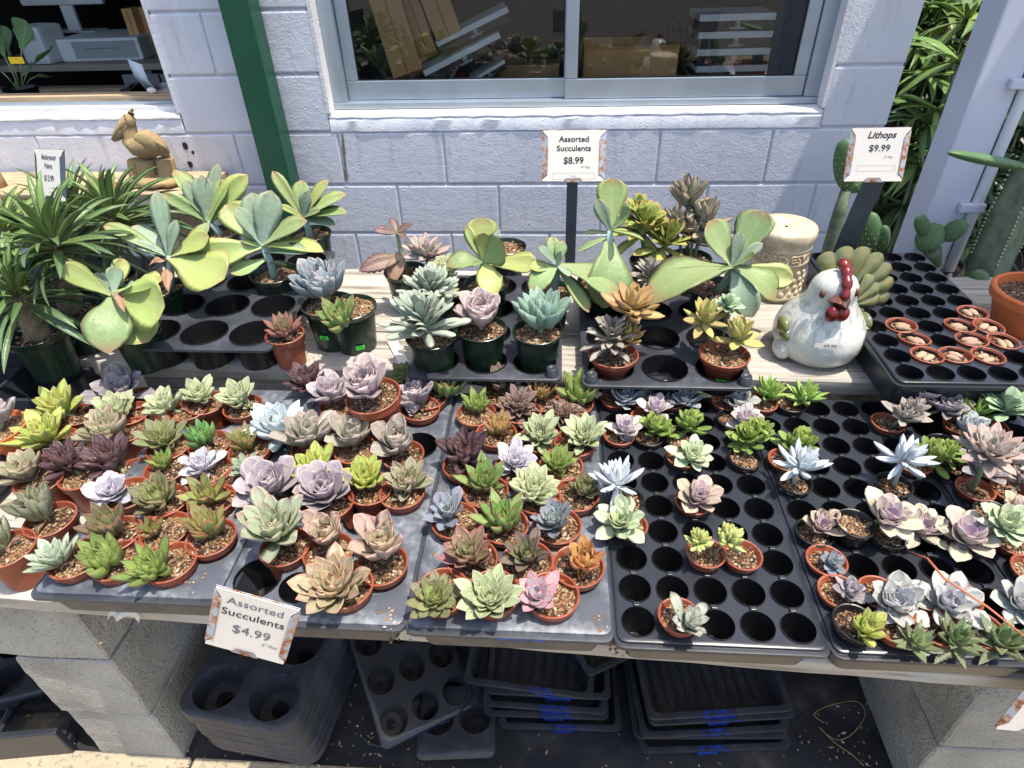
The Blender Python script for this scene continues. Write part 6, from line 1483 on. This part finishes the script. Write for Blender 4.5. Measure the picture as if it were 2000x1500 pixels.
# ================================================================== INSIDE THE SHOP
CARD_ = simple('brown_cardboard', (200,156,106), .85, .1, 8, .1, 60)
BOXW = simple('white_box_lid', (226,232,236), .5, .05, 8); BOXK = simple('black_box_print', (26,26,30), .5, .1, 8)
GB = 'boxes behind the sliding window'
IY = WY + DEP
sh = empty('inner_sill_shelf', (0.05, IY+.34, .86), 'dark shelf inside the sliding window carrying the boxes', 'shelf')
b = MB(); b.bbox(-.9, .87, -.43, .33, -.03, 0, .003); b.build('board', DARKIN, sh)
for xx in (-.95, .9):
    b = MB(); b.bbox(xx, xx+.04, -.28, .28, -.86, -.031, .003); b.build('bracket', DARKIN, sh)
SH = .861
def orient(A, B, ref):   # frame with z along A->B
    z = (B-A).normalized(); x = ref - z*ref.dot(z); x.normalize(); y = z.cross(x)
    return Matrix(((x.x, y.x, z.x, A.x), (x.y, y.y, z.y, A.y), (x.z, y.z, z.z, A.z), (0, 0, 0, 1)))
def lbox(A, B, w_, t_, label, ref=Vector((1, 0, 0)), mats=(CARD_, CARD_), name='cardboard_box'):
    o = empty(name, A, label, 'box', GB); o.matrix_world = orient(A, B, ref); L = (B-A).length
    b = MB(); b.bbox(-w_/2, w_/2, -t_/2, t_/2, 0, L, .002); b.build('carton', mats[0], o)
    b = MB(); b.bbox(-.004, .004, -t_/2-.0006, -t_/2-.0002, .004, L-.004, .0001); b.build('tape_seam', mats[1], o); return o
ya = WY+.135
TAPE = simple('packing_tape', (160,116,72), .3, .05, 10)
lbox(aty(800, 148, ya), aty(735, -60, ya+.16), .115, .06, 'tall brown cardboard box leaning at the left of the window', mats=(CARD_, TAPE))
lbox(aty(838, 108, ya+.10), aty(775, -70, ya+.25), .07, .05, 'narrow brown cardboard box leaning second from the left', mats=(CARD_, TAPE))
lbox(aty(880, 78, ya+.05), aty(820, -80, ya+.2), .10, .07, 'third brown cardboard box leaning over the white boxes', mats=(CARD_, TAPE))
def lidbox(A, B, h_, d_, label, tilt=0.0, parts=True):
    """black shoe-box style carton with a pale lid; A,B lower front corners"""
    o = empty('lidded_box', A, label, 'box', GB); x = (B-A).normalized(); L = (B-A).length; z = Vector((0, 0, 1)); y = z.cross(x).normalized(); z = x.cross(y)
    o.matrix_world = Matrix(((x.x, y.x, z.x, A.x), (x.y, y.y, z.y, A.y), (x.z, y.z, z.z, A.z), (0, 0, 0, 1))) @ Matrix.Rotation(tilt, 4, 'X')
    b = MB(); b.bbox(.003, L-.003, .003, d_-.003, 0, h_*.6, .002); b.build('carton', BOXK, o)
    b = MB(); b.bbox(0, L, 0, d_, h_*.601, h_, .002); b.build('lid', BOXW, o)
    # round emblem with a T-shaped tool and two lines of small print
    e = MB(); cx, cz = L*.52, h_*.42; n = 16; r = h_*.17
    for q, rr in enumerate((r, r*.82)):
        for k in range(n): a = 2*math.pi*k/n; e.v.append((cx+rr*math.cos(a), -.0004+.003, cz+rr*math.sin(a)))
    e.f = [(k, (k+1) % n, n+(k+1) % n, n+k) for k in range(n)]; e.mi = [0]*n
    e.add([(cx-r*.5, .0026, cz+r*.35), (cx+r*.5, .0026, cz+r*.35), (cx+r*.5, .0026, cz+r*.6), (cx-r*.5, .0026, cz+r*.6)], [(0,1,2,3)]); e.add([(cx-r*.14, .0026, cz-r*.6), (cx+r*.14, .0026, cz-r*.6), (cx+r*.14, .0026, cz+r*.34), (cx-r*.14, .0026, cz+r*.34)], [(0,1,2,3)])
    rg = random.Random(int(A.x*999))
    for row, zz in enumerate((h_*.19, h_*.11)):
        xx = cx - r*(3.2-.9*row)
        while xx < cx + r*(3.2-.9*row):
            w_ = r*rg.uniform(.16, .34); e.add([(xx, .0026, zz), (xx+w_*.8, .0026, zz), (xx+w_*.8, .0026, zz+h_*.045), (xx, .0026, zz+h_*.045)], [(0,1,2,3)]); xx += w_*1.25
    tag(e.build('printed_emblem', BOXW, o), kind='stuff'); return o
lidbox(aty(862, 108, ya+.02), aty(1000, 40, ya+.06), .048, .16, 'black and white lidded box on top of the slanting pile')
lidbox(aty(838, 165, ya-.02), aty(985, 90, ya+.02), .05, .16, 'black and white lidded box in the middle of the slanting pile')
lidbox(aty(925, 172, ya), aty(992, 132, ya+.02), .03, .14, 'pale flat box at the bottom of the slanting pile')
P0, P1 = aty(975, 165, ya+.18), aty(1092, 165, ya+.18); o = empty('cardboard_box', P0, 'low brown cardboard box beside the slanting pile', 'box', GB); b = MB(); b.bbox(0, (P1-P0).length, 0, .12, 0, .07, .003); b.build('carton', CARD_, o); b = MB(); b.bbox(.002, (P1-P0).length-.002, .055, .065, .0702, .0706, .0001); b.build('tape_seam', TAPE, o)
# open brown carton behind the right pane
P0, P1 = aty(1140, 168, ya+.02), aty(1316, 168, ya+.02); Lc = (P1-P0).length; Hc = .245
o = empty('open_carton', (P0.x, P0.y, SH), 'large brown carton standing behind the right window pane', 'box', GB)
for q in ((0, Lc, 0, .004), (0, Lc, .20, .204)):
    b = MB(); b.bbox(*q, 0, Hc, .0012); b.build('side_panel', CARD_, o)
for q in ((-.004, 0), (Lc, Lc+.004)):
    b = MB(); b.bbox(q[0], q[1], .0, .204, 0, Hc, .0012); b.build('side_panel', CARD_, o)
b = MB(); b.bbox(0, Lc, -.003, -.0004, Hc-.012, Hc, .001); b.build('rim_tape', TAPE, o)
# stack of black boxes with pale lids, their long sides fanned
X0, X1 = aty(1362, 150, ya+.05), aty(1500, 150, ya+.05)
for i in range(6):
    z = SH + .056*i; A = Vector((X0.x - .004*i, ya+.05, z)); B = Vector((X1.x - .002*i, ya+.06, z))
    lidbox(A, B, .055, .19, ('lowest', 'second', 'third', 'fourth', 'fifth', 'top')[i] + ' black box with pale lid in the stack at the right of the window')
o = empty('folded_flats', (aty(1340, 150, ya+.05).x, ya+.05, SH), 'bundle of folded black card sheets left of the box stack', 'box', GB)
for i in range(6):
    b = MB(); M = Matrix.Rotation(R(-6-2*i), 4, 'Y'); b.bbox(-.012*i, -.012*i+.003, .0, .16, 0, .30, .0006, M); b.build('sheet', BOXK, o)
P0 = aty(1560, 160, ya-.02); o = empty('cardboard_box', (P0.x-.10, ya, SH), 'dark brown slanted carton at the right end of the window shelf', 'box', GB, rz=R(-24)); b = MB(); b.bbox(0, .16, 0, .15, 0, .10, .003); b.build('carton', CARD_, o); b = MB(); b.bbox(.07, .09, .002, .148, .1002, .1006, .0001); b.build('tape_seam', TAPE, o)

# left opening: counter with white machines
cy = IY + .75; ct = empty('shop_counter', (-2.1, cy, 0), 'grey wooden counter inside the open window', 'counter')
CG = simple('grey_laminate', (128,130,130), .6, .08, 6); CT = simple('worn_counter_top', (150,142,130), .6, .15, 6)
b = MB(); b.bbox(-.9, .75, -.03, .55, .92, .95, .004); b.build('top', CT, ct)
b = MB(); b.bbox(.0, .03, .0, .5, 0, .919, .003); b.build('side_panel', CG, ct)
b = MB(); b.bbox(-.12, .24, -.025, -.004, 0, .90, .003); b.build('front_panel', CG, ct); b = MB(); b.bbox(.075, .083, -.03, -.026, .0, .9, .001); b.build('seam', BLKPOT, ct)
b = MB(); b.bbox(-.9, .2, .02, .10, .80, .83, .003); b.build('brown_rail', BARE, ct)
MW = simple('white_machine_plastic', (206,212,212), .45, .04, 8); MGY = simple('grey_machine_panel', (150,156,158), .5, .05, 8)
P = aty(185, 62, cy+.05); o = empty('cash_drawer', (P.x, cy+.05, .951), 'white and grey cash drawer on the counter inside the open window', 'machine', rz=R(4))
b = MB(); b.bbox(-.22, .20, 0, .34, 0, .105, .012); b.build('case', MW, o); b = MB(); b.bbox(-.14, .18, -.003, -.0005, .015, .092, .001); b.build('drawer_front', MGY, o); b = MB(); b.bbox(-.08, .10, -.0045, -.0032, .058, .061, .0005); b.build('slot', FADED, o)
P = aty(40, 45, cy-.02); o = empty('card_terminal', (P.x, cy-.02, .951), 'white rounded terminal left of the cash drawer', 'machine', rz=R(-8))
b = MB(); b.bbox(-.07, .08, 0, .16, 0, .17, .02); b.build('case', MW, o); b = MB(); b.bbox(-.045, .05, -.002, -.0005, .11, .15, .0008); b.build('display', MGY, o)
o = empty('monitor', (aty(130, 10, cy+.30).x, cy+.30, 1.06), 'white monitor standing on the cash drawer', 'machine')
b = MB(); b.bbox(-.25, .2, 0, .03, .12, .42, .008); b.build('screen_case', MW, o); b = MB(); b.bbox(-.05, .02, .01, .03, .0, .119, .004); b.build('neck', MW, o); b = MB(); b.bbox(-.14, .12, -.03, .1, -.004, .0, .0015); b.build('foot', MW, o)
for q, xx in enumerate((258, 270)):
    P = aty(xx, 55, cy+.15); o = empty('brown_carton', (P.x, cy+.15+.05*q, .951), ('nearer', 'farther')[q] + ' slim brown carton right of the cash drawer', 'box', 'slim cartons on the counter', rz=R(-8)); b = MB(); b.bbox(-.03, .03, 0, .10, 0, .22, .003); b.build('carton', CARD_, o); b = MB(); b.bbox(-.004, .004, -.0006, -.0002, .004, .216, .0001); b.build('tape_seam', TAPE, o)
# bin bag and paper sheets under the counter
b = MB(); P = aty(240, 165, IY+.35); ellip(b, (0, 0, .19), (.15, .13, .20), 26, 18, f=lambda p: 1+.10*noise.noise(p*5)+.05*noise.noise(p*14)); o = b.build('bin_bag', m_plastic('glossy_black_bag', (10,10,12), .12), None, True); o.location = (P.x, IY+.45, .52); tag(o, 'crumpled glossy black bag under the shop counter', 'bag')
b = MB(); b.bbox(-.2, .2, -.2, .2, 0, .5, .004); o = b.build('low_cabinet', DARKIN, None); o.location = (P.x+.02, IY+.45, .01); tag(o, 'dark low cabinet carrying the black bag inside the window', 'cabinet')
b = MB(); A = aty(262, 122, IY+.12); B = aty(290, 190, IY+.12); D = aty(330, 165, IY+.16); w_ = .03
for P_, h_ in ((A, .04), (A.lerp(B, .45), .03), (B.lerp(D, .25), .04), (D, .03)): b.v += [tuple(P_ + Vector((-.03, .01, h_*.3))), tuple(P_ + Vector((.03, .0, -h_*.2)))]
for i in range(3): b.f.append((2*i, 2*i+1, 2*i+3, 2*i+2)); b.mi.append(0)
o = b.build('bent_sheet', BOXW, None, True); md = o.modifiers.new('s', 'SOLIDIFY'); md.thickness = .002; tag(o, 'bent pale grey sheet behind the right end of the open window sill', 'sheet')
b = MB(); P = aty(297, 184, WY+.10); ellip(b, (0, 0, .011), (.018, .014, .012), 14, 9, f=lambda p: 1+.12*math.sin(9*p.x)); o = b.build('sea_shell', WHITECARD, None, True); o.location = (P.x, WY+.105, LW_B+.052); tag(o, 'small white shell on the sill of the open window', 'shell')
# leafy plant inside the window
LF = leafmat('broad_leaf', (90,140,60), (70,124,60), (96,140,70), rough=.4, trans=.2, edge_amt=.3)
ip = aty(40, 190, WY+.22); O = Vector((ip.x, WY+.24, .93)); o = empty('leafy_plant', O, 'broad-leaved green plant with a yellow tag inside the open window', 'potted plant')
b = MB(); b.lathe([(.05,-.04),(.065,.05),(.067,.052),(.062,.05)], 20, cap0=True); b.build('pot', BLKPOT, o, 50)
inst('soil', POT['g6']['soil'][1], o, Matrix.Translation((0, 0, .035)) @ Matrix.Scale(.88, 4))
b = MB(); b.bbox(-.09, .09, -.08, .12, -.075, -.041, .004); b.build('stand', BLACK, o)
for tx, ty, dy, w_ in ((50,40,.0,1.0),(100,95,-.03,1.0),(62,135,-.06,.9),(100,150,-.05,.8),(-10,70,.0,1.0),(20,100,-.03,.9),(5,50,.05,.8),(30,170,-.08,.6),(-15,130,-.05,.8)):
    tp = aty(tx, ty, O.y+dy); b0 = O + Vector((rng.gauss(0, .012), rng.gauss(0, .012), .05)); mid = b0.lerp(tp, .5) + Vector((0, 0, .02))
    st = MB(); st.tube([b0-O, b0.lerp(mid, .5)-O + Vector((0, 0, .008)), mid-O], .0022, 6); st.build('stem', STEMM, o, True)
    aim_leaf(o, O, mid, tp, LMESH('paddle', LF), 'paddle', w_*1.05, rng.gauss(0, .4), 0)
b = MB(); P = aty(32, 118, O.y-.05)-O; b.bbox(P.x-.03, P.x+.03, P.y, P.y+.001, P.z-.012, P.z+.012, .0003); b.build('yellow_tag', simple('yellow_tag', (226,190,20), .5), o)

# ================================================================== GREENERY PAST THE WALL CORNER
UMB = leafmat('umbrella_blade', (150,180,70), (120,164,60), (150,180,84), rough=.35, trans=.25, edge_amt=.3)
UMD = leafmat('dark_blade', (90,120,50), (64,100,44), (96,126,60), rough=.35, trans=.2, edge_amt=.3)
def umbrella(px, py, y, n, Lpx, label, mat, seed, heads=None):
    rg = random.Random(seed); T0 = aty(px, py, y); O = Vector((T0.x + .05, T0.y + .08, 0)); o = empty('umbrella_sedge', O, label, 'plant', 'blade-leaved plants past the wall corner')
    for hx, hy, dy in (heads or [(px, py, 0)]):
        T = aty(hx, hy, y+dy); L = Lpx*pxm(T); st = MB(); st.tube([Vector((rg.gauss(0, .03), rg.gauss(0, .03), -.01)), (T-O)*.5 + Vector((.02, .02, 0)), T-O], [.008, .007, .005], 7); st.build('stem', STEMM, o, True)
        for i in range(n):
            az = 6.283*i/n + rg.gauss(0, .12); put_leaf(o, LMESH('grass', mat), T-O, az, R(rg.uniform(-25, 35)), L*rg.uniform(.75, 1.1), rg.uniform(1.3, 1.9), rg.gauss(0, .3), 0, rg=rg)
umbrella(1872, 122, 2.7, 15, 125, 'arching bright green sedge fan between the wall corner and the white post', UMB, 1, [(1872,122,0),(1830,215,-.1),(1890,40,.3)])
umbrella(1815, 235, 2.6, 14, 110, 'yellowing green sedge fan low beside the wall corner', UMB, 2, [(1815,245,0),(1790,320,-.05),(1850,330,.1)])
umbrella(1830, 20, 3.4, 16, 110, 'bright sedge clump at the top beside the wall corner', UMB, 3, [(1840,15,0),(1880,70,.1),(1815,75,-.1),(1860,-30,.3)])
umbrella(1965, 380, 2.35, 14, 120, 'broad-bladed green clump right of the conduit', UMD, 4, [(1985,375,0),(1940,300,.1),(1990,250,.2)])
umbrella(1900, 420, 2.5, 13, 110, 'dark sedge clump low behind the white post', UMD, 5, [(1925,430,0),(1860,430,.2),(1760,400,.1)])
umbrella(1800, 150, 2.9, 20, 100, 'fine-bladed sedge close to the wall corner', UMB, 8, [(1812,150,0),(1790,90,.2),(1835,280,.1),(1880,200,.2)])
umbrella(1950, 460, 2.2, 18, 100, 'fine dark sedge under the ribbed cactus', UMD, 9, [(1950,460,0),(1900,350,.2),(1935,220,.3),(1905,480,.0)])
umbrella(1990, 140, 2.9, 15, 130, 'dark blade-leaved clump at the upper right edge', UMD, 6, [(1995,140,0),(2020,60,.2),(1975,210,-.1)])
def shrub(x, y, h_, r, label, mat, n, seed, ls=.06, shape='grass', ws=2.2):
    """dense bush: trunk, limbs and a crown of single-leaf faces"""
    rg = random.Random(seed); o = empty('shrub', (x, y, 0), label, 'shrub', 'bushes behind the shop corner')
    t = MB()
    for q in range(6):
        a = rg.uniform(0, 6.28); t.tube([(rg.gauss(0,.03), rg.gauss(0,.03), -.01), (.3*r*math.cos(a), .3*r*math.sin(a), h_*.45), (.7*r*math.cos(a), .7*r*math.sin(a), h_*.85)], [.02, .014, .006], 6)
    tag(t.build('trunk', STEMB, o, True), kind='stuff')
    src = leaf_mesh('tmp', **{**LEAF[shape], 'nl': 4, 'nw': 2}); V = [Vector(v.co) for v in src.vertices]; F = [tuple(p.vertices) for p in src.polygons]; UVs = [tuple(d.uv) for d in src.uv_layers[0].data]
    vs, fs, uv = [], [], []
    cl = [(rg.gauss(0, .45)*r, rg.gauss(0, .45)*r, h_*(.12 + .88*rg.random())) for _ in range(26)]
    for i in range(n):
        c = rg.choice(cl); d = Vector((rg.gauss(0, 1), rg.gauss(0, 1), rg.gauss(.3, .8))).normalized(); p = Vector(c) + d*r*.30*rg.random()**.5
        if p.z < .02: p.z = .02
        L = ls*rg.uniform(.6, 1.4); M = Matrix.Translation(p) @ Matrix.Rotation(math.atan2(d.y, d.x) + rg.gauss(0, .5), 4, 'Z') @ Matrix.Rotation(-math.asin(max(-1, min(1, d.z))) + rg.gauss(0, .4), 4, 'Y') @ Matrix.Rotation(rg.gauss(0, .8), 4, 'X') @ Matrix.Diagonal((L, L*ws, L, 1))
        b0 = len(vs); vs += [tuple(M @ v) for v in V]; fs += [tuple(b0+k for k in f) for f in F]; uv += UVs
    bpy.data.meshes.remove(src); me = bpy.data.meshes.new('crown'); me.from_pydata(vs, [], fs); ul = me.uv_layers.new(name='UVMap'); ul.data.foreach_set('uv', [q for p in uv for q in p]); me.materials.append(mat)
    tag(inst('crown', me, o, None, (0, .5, .5, 1)), kind='stuff')
BUSH = leafmat('bush_leaf', (70,104,44), (60,96,40), (90,120,56), rough=.4, trans=.2, edge_amt=.2)
BUSHL = leafmat('light_bush_leaf', (130,150,60), (120,144,64), (150,164,90), rough=.4, trans=.25, edge_amt=.2)
shrub(1.75, 3.6, 1.25, .55, 'dark bush nearest the wall corner', BUSH, 5200, 1, .09, 'grass', 2.6)
shrub(2.5, 3.3, 1.3, .6, 'dark bush behind the white post', BUSH, 5200, 2, .09, 'grass', 2.6)
shrub(2.15, 4.4, 1.5, .7, 'feathery light green bush farther back past the wall corner', BUSHL, 6500, 3, .12, 'grass', 1.6)
shrub(3.1, 4.1, 1.5, .7, 'dark tall bush at the back right', BUSH, 5200, 4, .1, 'grass', 2.4)
shrub(1.75, 5.3, 1.5, .8, 'light green bush farthest behind the wall corner', BUSHL, 5200, 5, .13, 'grass', 1.8)
shrub(3.2, 5.8, 1.7, 1.0, 'large dark bush farthest at the right', BUSH, 5200, 6, .14, 'grass', 2.4)
